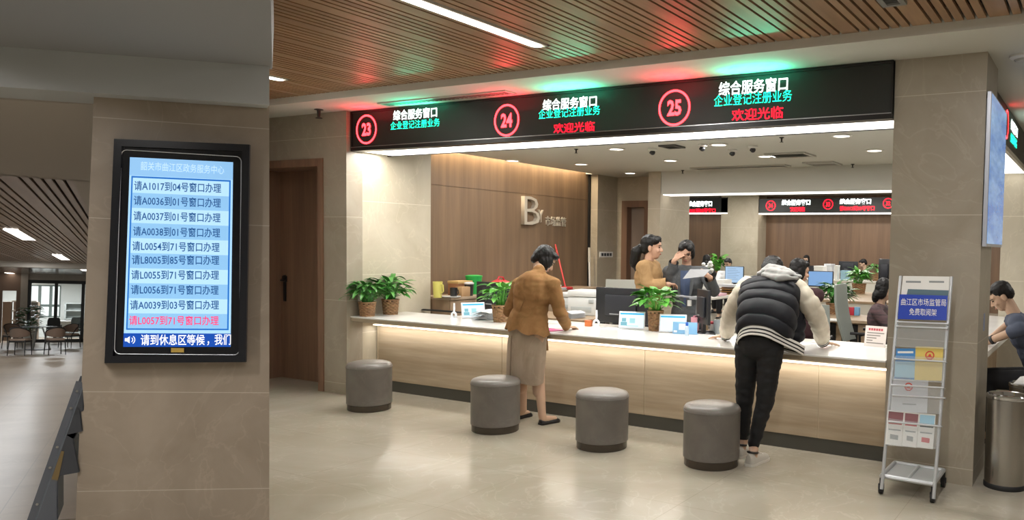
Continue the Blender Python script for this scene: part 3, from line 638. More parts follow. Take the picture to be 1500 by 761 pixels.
# room furniture seen through the glass and the doorway
def box_thing(name, lab, cat, parts, group=None, base=None):
    t = thing(name, lab, cat, base, group=group)
    for nm, bx, m in parts:
        mb = MB()
        for a, b in bx: mb.box(a, b, .006)
        obj(nm, mb, m, t, False)
    return t
bw = M('book_wood', '#8a7868', .5); bwh = M('shelf_white', '#c5c3bd', .5)
by = gy+2.2
b0, b1, b2_ = h_y(5, 470, by).x, h_y(17.5, 470, by).x, h_y(27.5, 470, by).x; bz_ = h_y(12, 441.5, by).z
box_thing('bookcase', 'tall open bookcase with pale shelves seen through the left doorway', 'bookcase', [
    ('side_panel', [((b0, by-.35, 0), (b1, by+.0, bz_))], bw), ('back_panel', [((b1, by+.3, 0), (b2_+.6, by+.33, bz_))], bw),
    ('end_panel', [((b2_+.55, by-.3, 0), (b2_+.6, by+.3, bz_))], bw)]
    + [('shelf', [((b1, by-.3, z), (b2_+.55, by+.3, z+.05))], bwh) for z in [bz_*k/4 for k in range(5)]], base=(b1, by, 0))
cy0 = gy+4.2; c0, c1 = h_y(94, 460, cy0).x, h_y(125, 460, cy0).x; cz1, cz0 = h_y(100, 443, cy0).z, h_y(100, 468, cy0).z
box_thing('wall_shelf', 'grey shelf unit on the wall behind the glass partition', 'shelf', [
    ('carcass', [((c0, cy0+.3, .0), (c1, cy0+.35, cz1)), ((c0, cy0, 0), (c0+.06, cy0+.35, cz1)), ((c1-.06, cy0, 0), (c1, cy0+.35, cz1))], M('shelf_grey', '#8f9694', .6))]
    + [('shelf', [((c0, cy0, z), (c1, cy0+.3, z+.05))], M('shelf_grey')) for z in (cz0, (cz0+cz1)/2, cz1-.05)], base=((c0+c1)/2, cy0, 0))
sy = gy+2.0; s0, s1 = h_y(82, 480, sy).x, h_y(124, 480, sy).x
box_thing('white_table', 'long white table behind the glass partition', 'table', [
    ('tabletop', [((s0, sy-.4, .70), (s1, sy+.6, .75))], bwh), ('apron', [((s0+.05, sy-.3, .35), (s1-.05, sy-.27, .70))], bwh)]
    + [('leg', [((x, y, 0), (x+.06, y+.06, .70))], bwh) for x in (s0+.05, s1-.11) for y in (sy-.35, sy+.5)], base=((s0+s1)/2, sy, 0))
# lounge table and chairs in the hall
CHD, CHS, CHB = M('chair_dark', '#1f1a18', .45), M('chair_seat', '#a08a7a', .7), M('chair_back', '#7d6758', .7)
def lounge_chair(loc, rot, lab):
    t = thing('lounge_chair', lab, 'chair', loc, rot, 'lounge chairs around the hall table')
    for sx_ in (-1, 1):
        for yy, lean in ((-.24, -.05), (.22, .04)):
            mb = MB(); mb.tube([(sx_*.25, yy, .42), (sx_*.27, yy+lean, 0)], [.022, .014], 8); obj('leg', mb, CHD, t, local=True)
    mb = MB(); mb.box((-.27, -.26, .36), (.27, .27, .41), .015); obj('seat_frame', mb, CHD, t, local=True)
    mb = MB(); mb.box((-.25, -.25, .40), (.25, .26, .47), .03); obj('seat', mb, CHS, t, local=True)
    mb = MB(); n = 12; rings = []
    for k in range(n+1):
        a = math.pi*(k/n); x, y = -.30*math.cos(a), -.02-.27*math.sin(a); top = .76 if 1 < k < n-1 else .70
        top = .64+.13*math.sin(a)
        rings.append([V((x, y, .50+.05*(1-math.sin(a)))), V((x*.92, y*.92+.0, .50+.05*(1-math.sin(a)))), V((x*.95, y*.95, top)), V((x*1.04, y*1.04, top))])
    mb.loft(rings); obj('backrest', mb, CHB, t, local=True)
    mb = MB(); mb.tube([V((-.31*math.cos(math.pi*k/n), -.02-.28*math.sin(math.pi*k/n), .645+.13*math.sin(math.pi*k/n))) for k in range(n+1)], .02, 8)
    for sx_ in (-1, 1): mb.tube([(sx_*.30, 0, .65), (sx_*.27, .2, .45)], .018, 8)
    obj('back_rail', mb, CHD, t, local=True)
    return t
c_ = h_z(29, 520, 0); lounge_chair(c_, -.25, 'brown lounge chair on the left of the hall table, back to us')
c2 = h_z(80, 519, 0); dup(bpy.data.objects['lounge_chair'], c2, .3, 'brown lounge chair on the right of the hall table, back to us')
cc = h_z(56, 512, 0)
dup(bpy.data.objects['lounge_chair'], cc+V((-.75, 1.1, 0)), math.pi+.4, 'brown lounge chair at the far left side of the hall table')
dup(bpy.data.objects['lounge_chair'], cc+V((.7, 1.2, 0)), math.pi-.5, 'brown lounge chair at the far right side of the hall table')
t = thing('lounge_table', 'small round glass topped table between the hall lounge chairs', 'table', cc)
mb = MB(); mb.lathe([(.01, .70), (.45, .70), (.46, .715), (.45, .73), (.01, .73)], n=28); obj('tabletop', mb, M('table_top', '#8d9499', .12), t, local=True)
for k in range(3):
    a = k*2.1; mb = MB(); mb.tube([(.08*math.cos(a), .08*math.sin(a), .70), (.30*math.cos(a), .30*math.sin(a), .01)], .02, 8); obj('leg', mb, METAL, t, local=True)
mb = MB(); mb.lathe([(.01, 0), (.32, 0), (.32, .02), (.01, .03)], n=24); obj('base', mb, CHD, t, local=True)
def arm_chair(loc, rot, lab):
    t = thing('office_armchair', lab, 'chair', loc, rot, 'black armchairs by the glass partition')
    mb = MB(); mb.box((-.27, -.25, .40), (.27, .27, .48), .03); obj('seat', mb, BLACK, t, local=True)
    mb = MB(); rings = []
    for k in range(9):
        z = .5+.42*k/8; w = .26-.06*max(0, (k-5)/3)**2
        rings.append([V((-w, .24, z)), V((w, .24, z)), V((w*.95, .30+.03*k/8, z)), V((-w*.95, .30+.03*k/8, z))])
    mb.loft(rings); obj('backrest', mb, BLACK, t, local=True)
    for s_ in (-1, 1):
        mb = MB(); mb.tube([(s_*.29, -.25, 0), (s_*.29, -.25, .63), (s_*.29, -.18, .66), (s_*.29, .22, .66), (s_*.27, .28, .6)], .018, 8); mb.tube([(s_*.29, -.25, .01), (s_*.29, .28, .01), (s_*.28, .28, .45)], .018, 8); obj('arm_frame', mb, CHD, t, local=True)
    return t
a_ = arm_chair(h_z(113.5, 500, 0), math.pi*.0+.2, 'black office armchair against the glass partition at right'); 
dup(a_, h_z(77, 503, 0)+V((0, .3, 0)), .1, 'black office armchair behind the hall lounge table')

for o in list(C.objects):
    if o.name.split('.')[0] in ('lounge_chair', 'office_armchair'): o.matrix_world = o.matrix_world @ Matrix.Diagonal((.74, .85, 1, 1))
area('room_fill', (-3.2, gy+2.6, HC-.08), 2.6, 1.2, 260, COOL, frame=HALL)  # added fill lights, no fitting modelled, to brighten the room behind the glass
area('room_fill', (-6.6, gy+2.6, HC-.08), 1.2, 1.2, 120, COOL, frame=HALL)
FR[0] = I4
# ================================================================== STOOLS
LEA = M('stool_leather', '#6b6660', .42, kind='stone', col2='#615c57', scale=(6, 6, 6)); BAND = M('stool_band', '#4b443c', .25, .5)
def make_stool(p, lab):
    t = thing('stool', lab, 'stool', p, 0, 'round upholstered stools before the counter'); r = .205
    mb = MB(); mb.lathe([(r-.012, 0), (r-.008, .004), (r-.008, .058), (r-.02, .062)], n=48); obj('base_band', mb, BAND, t, local=True)
    mb = MB(); mb.lathe([(r-.01, .058), (r, .062), (r, .385), (r+.002, .392), (r, .399), (r-.02, .402)], n=48); obj('side', mb, LEA, t, local=True)
    mb = MB(); mb.lathe([(r-.01, .396), (r+.001, .401), (r+.001, .412), (r-.012, .432), (r-.05, .444), (r-.12, .450), (.0005, .452)], n=48); obj('seat', mb, M('stool_seat', '#77726c', .34, kind='stone', col2='#6d6863', scale=(5, 5, 5)), t, local=True)
    mb = MB(); mb.tube([((r+.0015)*math.cos(a), (r+.0015)*math.sin(a), .397) if 0 else ((r+.0015)*math.cos(a), (r+.0015)*math.sin(a), .398) for a in [2*math.pi*k/48 for k in range(49)]], .003, 6, False); obj('piping', mb, LEA, t, local=True)
    return t
st = None
for (x, y, lab) in ((541, 598, 'grey leather drum stool nearest the left wall, below the twin plants'), (725.5, 629, 'grey leather drum stool partly hiding the woman in the beige skirt'), (881.5, 653.5, 'grey leather drum stool standing between the two customers'), (1041.5, 679, 'grey leather drum stool by the legs of the man in black trousers')):
    p = at_z(x, y, 0); p.z = 0
    if st is None: st = make_stool(p, lab)
    else: dup(st, p, 0, lab)
# ================================================================== BROCHURE RACK
SIL = M('rack_silver', '#c6c9cc', .35, .5); ACR = M('acrylic', '#d5dcdf', .1, alpha=.16); TYRE = M('rubber', '#1b1b1c', .6)
LNV = V((0, .30, 1.30)).normalized(); RO = V((-1.03, 5.16, .06)); RN = V((1, 0, 0)).cross(LNV).normalized()      # RN points to the camera side
if RN.y > 0: RN = -RN
def rk(x, y, off=0): v = ray(x, y); return O+v*((RO+RN*off-O).dot(RN)/v.dot(RN))
rt = thing('brochure_rack', 'tall silver wheeled brochure rack leaning back before the big stone pillar', 'rack', V((-1.03, 5.35, 0)))
c4 = [at_z(1290.5, 722, 0), at_z(1366, 735.5, 0), at_z(1381.5, 713, 0)]; c4.append(c4[0]+(c4[2]-c4[1]))
for p in c4:
    cs = MB(); p = V((p.x, p.y, 0)); cs.cyl(p+V((-.012, 0, .03)), p+V((.012, 0, .03)), .03, n=18); cs.cyl(p+V((0, 0, .05)), p+V((0, 0, .10)), .012, n=10); cs.box(p+V((-.018, -.012, .03)), p+V((.018, .012, .066)), .004)
    obj('caster', cs, TYRE, rt, False)
bz = .115; mb = MB(); q = [V((p.x, p.y, 0)) for p in c4]; cx = sum((p.x for p in q))/4; cyy = sum((p.y for p in q))/4
for i in range(4): mb.tube([q[i]+V((0, 0, bz)), q[(i+1) % 4]+V((0, 0, bz))], .014, 8)
mb.tube([(q[0]+q[1])/2+V((0, 0, bz)), (q[2]+q[3])/2+V((0, 0, bz))], .010, 8); obj('base_frame', mb, SIL, rt)
mb = MB(); mb.prism([p*.96+V((cx, cyy, 0))*.04+V((0, 0, bz-.008)) for p in q], (0, 0, .006)); obj('base_tray', mb, M('tray', '#b9bcbd', .3, .3), rt, False)
for xt, yt, xb, yb in ((1319.5, 404, 1291.5, 716), (1394, 405, 1367.5, 730)):
    a, b = rk(xt, yt), rk(xb, yb); mb = MB(); mb.tube([a, b], .011, 10); obj('post', mb, SIL, rt)
def quadprism(mb, c, t0=0, th=.003):
    A = [rk(x, y, t0) for x, y in c]; mb.prism(A, RN*th)
PKT = (((1314, 470), (1388, 473), (1386, 511), (1310.5, 507)), ((1309, 520), (1385, 524), (1381.5, 560), (1305.5, 556)), ((1305, 562), (1381, 566), (1378, 606), (1301.5, 602)), ((1301, 612), (1377, 622), (1371, 657), (1297.5, 652)))
for c in PKT:
    mb = MB(); quadprism(mb, c, .045, .003)
    lo = [rk(*c[3], .0), rk(*c[2], .0), rk(*c[2], .048), rk(*c[3], .048)]; mb.prism(lo, LNV*.004); obj('pocket', mb, ACR, rt, False)
for (xa, ya, xb_, yb_) in ((1314, 471, 1388, 474), (1309.5, 525, 1385, 529.5), (1305.5, 563.5, 1381.5, 567.5), (1302, 617, 1378, 624), (1313, 477.5, 1387, 480.5), (1307.5, 578.5, 1383, 582.5)):
    mb = MB(); a, b = rk(xa, ya, .05), rk(xb_, yb_, .05); mb.tube([a, b], .006, 8)
    for e, s_ in ((a, 1), (b, -1)): mb.tube([e, e-RN*.05], .005, 6)
    obj('rail', mb, SIL, rt)
mb = MB(); quadprism(mb, ((1318, 431), (1388.5, 433), (1386.5, 469), (1315.5, 467)), .03, .006)
sg = obj('sign_plate', mb, M('sign_blue', '#1c3fae', .35), rt, False)
def rk_text(txt, xl, xr, yl, yr, h, off, mat, name, par, bold=.01):
    a, b = rk(xl, yl, off), rk(xr, yr, off); x = b-a; w = x.length; x.normalize(); y = (LNV-x*LNV.dot(x)).normalized()
    mb = MB(); mb.text(txt, (rk(xl, yl-h/2, off)-rk(xl, yl+h/2, off)).length/.92, I4, bold); xs = [v.co.x for v in mb.bm.verts]; ys = [v.co.y for v in mb.bm.verts]; m0 = min(xs); k = w/(max(xs)-m0); yc = (max(ys)+min(ys))/2
    for v in mb.bm.verts: v.co = a+x*((v.co.x-m0)*k)+y*(v.co.y-yc)
    return obj(name, mb, mat, par, False)
PAPW = M('paper_white', '#e6e5e1', .6)
rk_text('曲江区市场监管局', 1320, 1386, 441.5, 443, 10, .037, PAPW, 'sign_text', sg, .004); rk_text('免费取阅架', 1332, 1372, 456, 457.5, 10, .037, PAPW, 'sign_text', sg, .004)
def leaflet(c, off, mat, lab, name='leaflet', cat='leaflet', th=.004, extra=()):
    mb = MB(); quadprism(mb, c, off, th); o = obj(name, mb, mat, None, False); tag(o, lab, cat, 'leaflets in the brochure rack')
    for nm, cc, m in extra:
        mb = MB(); quadprism(mb, cc, off+th, .0006); obj(nm, mb, m, o, False)
    return o
PB = M('print_blue', '#4f93cf', .5); PBl = M('print_pale', '#9cc3d6', .5); PR = M('print_red', '#c4333a', .5); PDK = M('print_dark', '#353a3e', .5); PGR = M('print_grey', '#8d9292', .5); GOLD = M('print_gold', '#c9452f', .5)
lf = leaflet(((1323, 404), (1391, 405), (1389, 434), (1320, 432)), .012, PAPW, 'white poster sheet with a landscape strip behind the blue rack sign', 'leaflet', 'leaflet', extra=(('picture', ((1330, 423), (1390, 425), (1389, 434), (1328, 432)), M('print_hill', '#56707a', .5)), ('printed_text', ((1327, 411), (1349, 411.3), (1349, 414), (1327, 413.7)), PGR), ('printed_text', ((1361, 411), (1383, 411.3), (1383, 414), (1361, 413.7)), PGR)))
leaflet(((1313, 510), (1341.5, 510), (1340, 556), (1310, 554)), .018, M('brochure_blue', '#3f86c4', .45), 'blue brochure with a hand picture left of the yellow booklet', extra=(('picture', ((1311, 529), (1340.5, 529.5), (1340, 553), (1310.5, 552)), PBl), ('printed_text', ((1315, 514), (1338, 514), (1338, 517), (1315, 517)), PAPW)))
def seal(o, cx_, cy__, r, off, mat):
    c = rk(cx_, cy__, off); mb = MB(); R_ = (rk(cx_, cy__-r, off)-c).length; x = V((1, 0, 0))
    n = 24
    for k in range(n):
        a0, a1 = 2*math.pi*k/n, 2*math.pi*(k+1)/n
        mb.face([c+x*(R_*q*math.cos(a))+LNV*(R_*q*math.sin(a)) for q, a in ((1, a0), (1, a1), (.72, a1), (.72, a0))])
    mb.prism([c+x*(R_*a)+LNV*(R_*b) for a, b in ((-.55, -.45), (.55, -.45), (.55, -.2), (.3, -.2), (.3, .1), (0, .35), (-.3, .1), (-.3, -.2), (-.55, -.2))], RN*.0006)
    mb.prism([c+x*(R_*a)+LNV*(R_*b) for a, b in ((-.5, -1.0), (.5, -1.0), (.35, -.75), (-.35, -.75))], RN*.0006)
    obj('emblem', mb, mat, o, False)
o = leaflet(((1341.5, 507), (1382, 508.5), (1379.5, 557.5), (1339.5, 556)), .02, M('booklet_yellow', '#d8bf62', .5), 'yellow booklet with a red round emblem in the brochure rack', 'booklet', 'booklet'); seal(o, 1362, 520, 6.5, .0255, GOLD)
o = leaflet(((1309, 551), (1360, 553.5), (1358, 605), (1304.5, 601)), .018, M('booklet_grey', '#c3c4c8', .5), 'pale grey booklet with red emblem, third pocket of the rack', 'booklet', 'booklet', extra=(('printed_text', ((1318, 578), (1346, 579), (1346, 581.5), (1318, 580.5)), PR), ('printed_text', ((1322, 590), (1342, 591), (1342, 593), (1322, 592)), PGR))); seal(o, 1331, 566, 6, .0235, GOLD)
for k, (xa, xb_, w) in enumerate(((1301, 1325, 'leftmost'), (1325.5, 1347, 'middle'), (1347.5, 1371.5, 'rightmost'))):
    y0 = 600+(xa-1301)*.1; sh_ = lambda y: (1301-y*0)
    d_ = .085
    def S_(x, y): return (x-(y-600)*d_, y)
    c = (S_(xa, y0), S_(xb_, y0+2), S_(xb_, y0+53), S_(xa, y0+50))
    dk = (PDK, PDK, PAPW)[k]
    ex = (('picture', (S_(xa+1, y0+2), S_(xb_-1, y0+4), S_(xb_-1, y0+17), S_(xa+1, y0+15)), M('print_pink', '#8a5a5e', .5) if k < 2 else PBl), ('printed_text', (S_(xa+2, y0+17), S_(xb_-2, y0+19), S_(xb_-2, y0+22), S_(xa+2, y0+20)), PR if k < 2 else PDK), ('printed_text', (S_(xa+3, y0+27), S_(xb_-3, y0+29), S_(xb_-3, y0+31), S_(xa+3, y0+29)), PGR), ('printed_text', (S_(xa+6, y0+35), S_(xb_-6, y0+37), S_(xb_-6, y0+44), S_(xa+6, y0+42)), PGR if k < 2 else PR))
    leaflet(c, .018, PAPW, w+' of three small printed flyers in the lowest rack pocket', extra=ex)
# ================================================================== WASTE BINS
BRUSH = M('brushed_steel', '#b3afa9', .24, 1)
def bin_(p, lab, r=.128, h=.615):
    t = thing('waste_bin', lab, 'bin', p, group='steel waste bins by the pillar')
    mb = MB(); mb.lathe([(r*1.02, 0), (r*1.035, .005), (r*1.035, .028), (r, .034)], n=40); obj('base_ring', mb, TYRE, t, local=True)
    mb = MB(); mb.lathe([(r, .03), (r, h-.02), (r*.99, h-.012)], n=40, cap=False); obj('body', mb, BRUSH, t, local=True)
    mb = MB(); mb.lathe([(r, h-.02), (r*1.04, h-.014), (r*1.04, h+.002), (r*.98, h+.01), (r*.90, h+.006), (r*.86, h-.02), (r*.4, h-.035), (.001, h-.037)], n=40); obj('ash_tray', mb, M('chrome', '#d0d0d0', .12, 1), t, local=True)
    return t
p = at_z(1468, 712, 0); bn = bin_(V((-.515, 5.80, 0)), 'front brushed steel waste bin with black base beside the stone pillar')
b2n = dup(bn, V((-.43, 6.36, 0)), 0, 'second steel waste bin, half hidden behind the front one')
t = thing('paper', 'crumpled white paper sticking out of the second waste bin', 'paper', V((-.43, 6.36, .60)))
mb = MB(); mb.hexa([(-.09, -.02, 0), (.07, -.05, .0), (.10, .05, .06), (-.05, .06, .03)], [(-.10, -.02, .015), (.06, -.05, .03), (.09, .04, .10), (-.06, .05, .06)]); obj('sheet', mb, M('paper_white'), t, False, local=True)
# ================================================================== WALL SCREEN ON THE PILLAR SIDE
tv = thing('wall_screen', 'tall silver edged display on the right side of the big stone pillar', 'screen', (-.69, 6.1, 1.62))
tz1, tz0 = at_y(1450, 133, 5.66).z, at_y(1444, 361, 5.66).z
mb = MB(); mb.box((-.700, 5.69, tz0+.04), (-.692, 6.5, tz1-.04)); obj('mount', mb, BLACK, tv, False)
mb = MB(); mb.box((-.692, 5.66, tz0), (-.664, 6.58, tz1), .004); obj('frame', mb, M('tv_silver', '#b7bcc9', .3, .3), tv, False)
mb = MB(); mb.box((-.665, 5.675, tz0+.02), (-.661, 6.565, tz1-.015)); obj('display', mb, M('tv_picture', '#8fb4dc', .2, kind='wood', col2='#4a78c0', scale=(1, 1.2, 6), emit=.8), tv, False)
mb = MB(); mb.tube([(-.695, 5.72, 2.3), (-.682, 5.685, 2.2), (-.69, 5.683, 2.0), (-.685, 5.686, 1.85)], .004, 6); obj('cable', mb, M('cable_grey', '#77787a', .5), tv)
mb = MB(); mb.box((-.72, 5.95, 1.02), (-.698, 6.02, 1.14)); sw = obj('notice_sticker', mb, M('sticker_blue', '#7f8aa8', .5), None, False); tag(sw, 'small blue sticker on the side face of the big stone pillar', 'sticker')
# ================================================================== PLANTS
WICK = M('wicker', '#b48a5c', .7, kind='wood', col2='#7d5836', scale=(20, 20, 60)); SOIL = M('soil', '#2c2119', .9)
LEAF = M('leaf_green', '#4f8f3c', .35, kind='stone', col2='#2c6a24', scale=(9, 9, 9)); LEAF2 = M('leaf_light', '#6aab45', .35, kind='stone', col2='#3f8a2c', scale=(9, 9, 9))
def leaf(mb, base, direc, L, Wd, droop, rng, fold=.25):
    d = V(direc).normalized(); side = d.cross(V((0, 0, 1)))
    if side.length < .05: side = V((1, 0, 0))
    side.normalize(); side = (side+V((0, 0, rng.uniform(-.3, .3)))).normalized(); n = 6; prev = None; p = V(base); dd = d.copy()
    for k in range(n+1):
        t = k/n; w = Wd*math.sin(math.pi*min(1, .08+.92*t)**.8)*(1-.15*t) if k < n else .0005
        up = side.cross(dd).normalized()
        ring_ = [mb.bm.verts.new(p+side*w+up*w*fold), mb.bm.verts.new(p), mb.bm.verts.new(p-side*w+up*w*fold)]
        if prev:
            for a in (0, 1): mb.bm.faces.new((prev[a], prev[a+1], ring_[a+1], ring_[a]))
        prev = ring_; p = p+dd*(L/n); dd = (dd+V((0, 0, -droop/n))).normalized()
def plant(p, lab, seed=1, br=.09, bh=.15, fr=.2, fh=.22, n=46, L=.15, Wd=.025, mat=None, name='potted_plant', group='green plants in wicker baskets', fold=.25, rot=0, clampx=None):
    rng = random.Random(seed); t = thing(name, lab, 'plant', p, rot, group)
    mb = MB(); rows = 9; seg = 40; rings = []
    for k in range(rows*2+1):
        z = bh*k/(rows*2); r = br*(.82+.18*z/bh)
        rings.append([V(((r+.006*((1 if (j//2+k//2) % 2 else -1)))*math.cos(2*math.pi*j/seg), (r+.006*((1 if (j//2+k//2) % 2 else -1)))*math.sin(2*math.pi*j/seg), z)) for j in range(seg)])
    mb.loft(rings); mb.tube([(br*1.02*math.cos(a), br*1.02*math.sin(a), bh) for a in [2*math.pi*k/24 for k in range(25)]], .009, 6, False); obj('basket', mb, WICK, t, local=True)
    mb = MB(); mb.lathe([(br*.93, bh-.02), (br*.93, bh+.003), (.001, bh+.008)], n=20); obj('soil', mb, SOIL, t, local=True)
    mb = MB()
    for i in range(n):
        a = rng.uniform(0, 2*math.pi); el = rng.uniform(.05, 1)**.8; rad = rng.uniform(0, br*.6); 
        b = V((rad*math.cos(a), rad*math.sin(a), bh)); out = fr*rng.uniform(.25, .8)*(1-.55*el); h = fh*(.25+.75*el)*rng.uniform(.7, 1)
        tip = V((out*math.cos(a), out*math.sin(a), bh+h)); mid = (b+tip)/2+V((0, 0, h*.12)); mb.tube([b, mid, tip], [.003, .0025, .002], 5)
        leaf(mb, tip, V((math.cos(a+rng.uniform(-.5, .5)), math.sin(a+rng.uniform(-.5, .5)), rng.uniform(-.1, .7)*(.3+el))), L*rng.uniform(.7, 1.15), Wd*rng.uniform(.8, 1.2), rng.uniform(.5, 1.3), rng, fold)
    if clampx is not None:
        for v in mb.bm.verts:
            if v.co.x+p[0] < clampx: v.co.x = clampx-p[0]+(clampx-p[0]-v.co.x)*.12
    obj('foliage', mb, mat or LEAF, t, local=True)
    return t
def onx(x, X, z): p = at_x(x, 456, X); return V((X, p.y, z))
plant(onx(538, -6.57, .80), 'basket plant at the far left end of the counter, against the wall', 3, .082, .14, .24, .22, 84, .17, .026, clampx=-6.672)
plant(onx(572, -6.55, .80), 'basket plant second from the left end, beside the first one', 4, .084, .155, .25, .25, 84, .17, .026, clampx=-6.672)
plant(at_z(734, 471, .80), 'basket plant half hidden by the woman in the tan jacket', 5, .085, .16, .20, .22, 44, .15, .036, LEAF2)
plant(at_z(960, 484, .80), 'leafy basket plant between the two tablets on the counter', 6, .068, .18, .26, .21, 56, .14, .044, LEAF2, fold=.15)
plant(at_z(1222, 459.5, .74), 'spiky leafed basket plant on the wooden office desk', 7, .10, .135, .24, .27, 84, .22, .032)
plant(at_z(1258, 429.5, .74), 'basket plant further back on the pale desk, near the grey chair', 8, .125, .18, .25, .24, 60, .2, .042, LEAF2)
plant(at_y(1286.5, 403, 19.75)*1.0 if 0 else V((at_y(1286.5, 403, 19.75).x, 19.75, .78)), 'small basket plant in front of the man in black', 9, .15, .2, .26, .26, 40, .24, .045)
plant(at_z(1051, 404, .74), 'green plant right of the white flowers on the far left desk', 10, .15, .14, .36, .42, 60, .3, .06, LEAF2)
FR[0] = HALL
hp = h_z(43, 503, 0)
t = thing('potted_tree', 'tall broad leafed pot plant beside the hall glass partition', 'plant', hp); rng = random.Random(3)
mb = MB(); mb.lathe([(.14, 0), (.2, .34), (.21, .36), (.18, .36), (.17, .30), (.001, .3)], n=24); obj('pot', mb, M('pot_white', '#bdb9b0', .4), t, local=True)
mb = MB(); mb.tube([(0, 0, .3), (.02, 0, .7), (-.02, .02, 1.25)], [.025, .02, .01], 8); obj('stem', mb, M('stem', '#4f4a30', .7), t, local=True)
mb = MB()
for i in range(70):
    a = rng.uniform(0, 6.28); z = rng.uniform(.45, 1.3); w = .12+.22*math.sin(math.pi*(z-.4)/1.0)
    b = V((w*math.cos(a)*.6, w*math.sin(a)*.6, z)); leaf(mb, b, (math.cos(a), math.sin(a), .5), .3, .075, 1.2, rng)
obj('foliage', mb, M('leaf_dark', '#2f5a2c', .4), t, local=True)
# dark brochure rack seen edge-on beside the left pillar
RX = M('rack_slate', '#5a5e66', .4, .3)
ry_ = h_z(118, 900, 0).y if 0 else 5.05
def hp_(x, y, dy=0): return h_y(x, y, ry_+dy)
t = thing('magazine_rack', 'slate grey leaning magazine rack seen from its side by the left pillar', 'rack', V((hp_(36, 800).x, ry_, 0)))
a, b = hp_(117.5, 559), hp_(36, 790); ax = (b-a).normalized(); nx = V((ax.z, 0, -ax.x))
if nx.x < 0: nx = -nx
for dy_ in (0, .34):
    mb = MB(); o_ = V((0, dy_, 0)); mb.prism([a+o_-nx*.018, a+o_+nx*.018, b+o_+nx*.018, b+o_-nx*.018], (0, .03, 0)); obj('side_post', mb, RX, t, False)
mb = MB()
for u in (.06, .17, .42, .55, .78):
    c = a+(b-a)*u; mb.cyl(c+V((0, -.006, 0)), c+V((0, .0, 0)), .006, n=10)
obj('rivet', mb, METAL, t)
mb = MB(); mb.prism([a+nx*.012, a+nx*.02, b+nx*.02, b+nx*.012], (0, .37, 0)); obj('back_panel', mb, M('rack_back', '#6d747c', .4), t, False)
DKR = M('rack_pocket', '#34363b', .45)
for u0, u1, out, mt in ((.03, .20, .035, DKR), (.15, .33, .06, DKR), (.34, .60, .105, DKR), (.60, .92, .085, RX)):
    p0, p1 = a+(b-a)*u0+nx*.02, a+(b-a)*u1+nx*.02; pm = a+(b-a)*(u0+(u1-u0)*.8)+nx*(.02+out); pt = a+(b-a)*(u0+.02)+nx*(.02+out*.35)
    mb = MB(); mb.prism([p0, pt, pm, p1], (0, .012, 0)); mb.prism([p0+V((0, .34, 0)), pt+V((0, .34, 0)), pm+V((0, .34, 0)), p1+V((0, .34, 0))], (0, .012, 0)); mb.prism([pt, pm, pm-nx*.006, pt-nx*.006], (0, .35, 0)); mb.prism([pm, p1, p1+ax*.006, pm+ax*.006], (0, .35, 0)); obj('pocket', mb, mt, t, False)
p0, p1 = a+(b-a)*.44+nx*.022, a+(b-a)*.62+nx*.022
mb = MB(); mb.prism([p0, p0+nx*.012, p1+nx*.028, p1], (0, -.004, 0)); o = obj('magazine', mb, M('mag_gold', '#6d5a35', .5), None, False); tag(o, 'brown magazine edge sticking out of the slate grey rack', 'magazine')
FR[0] = I4
# ================================================================== OFFICE FURNITURE
def ony(x, Y, z): p = at_y(x, 470, Y); return V((p.x, Y, z))
DESKW = M('desk_wood', '#b39a7c', .5, kind='wood', col2='#9c8263', scale=(.6, 6, 6)); DESKP = M('desk_pale', '#d6d2c8', .4); MONB = M('monitor_black', '#1b1c21', .4); MONB2 = M('monitor_back', '#24262d', .45)
def desk(name, lab, x0, x1, y0, y1, z, top, leg, front=None):
    t = thing(name, lab, 'desk', ((x0+x1)/2, (y0+y1)/2, 0))
    mb = MB(); mb.box((x0, y0, z-.035), (x1, y1, z), .004); obj('desktop', mb, top, t, False)
    if front:
        mb = MB(); mb.box((x0+.03, y0+.04, .05), (x1-.03, y0+.06, z-.035)); obj('front_panel', mb, front, t, False)
    for xx in (x0+.03, x1-.09):
        for yy in (y0+.05, y1-.1):
            mb = MB(); mb.box((xx, yy, 0), (xx+.06, yy+.06, z-.035)); obj('leg', mb, leg, t, False)
    return t
desk('staff_desk', 'pale inner staff desk running directly behind the service counter', -6.35, -1.45, 6.40, 7.12, .74, DESKP, METAL)
desk('printer_desk', 'low wooden desk behind the woman carrying the white printer', -6.2, -4.95, 7.30, 8.0, .74, DESKW, METAL)
dr = at_z(1206, 466, .74)
t = desk('office_desk', 'wooden office desk with dark slatted gaps under the spiky plant', dr.x-.35, -1.75, dr.y-.02, dr.y+.85, .74, DESKW, BLACK, DESKW)
mb = MB()
for k in range(6): mb.box((dr.x-.2+.26*k, dr.y+.015, .1), (dr.x-.11+.26*k, dr.y+.04, .69))
obj('dark_gap', mb, DARK, t, False)
d2 = at_z(1245, 441, .74); desk('pale_desk', 'pale desk further back under the second basket plant and lit monitor', -5.35, -2.2, 12.6, 15.3, .74, DESKW, METAL, DESKP)
desk('left_desk', 'cluttered desk with paper stacks behind the woman in the grey blazer', -8.8, -5.45, 11.6, 14.9, .74, DESKP, METAL, DESKW)
d3 = at_z(1250, 412, .74); desk('far_counter', 'white counter in the far office in front of the man in black', -9.6, -3.3, 19.4, 20.3, .78, DESKP, METAL, DESKP)
desk('far_left_desk', 'white desk in the far left office holding the green plant', -12.5, -9.7, 21.0-.6, 21.4, .74, DESKP, METAL, DESKP) if 0 else None
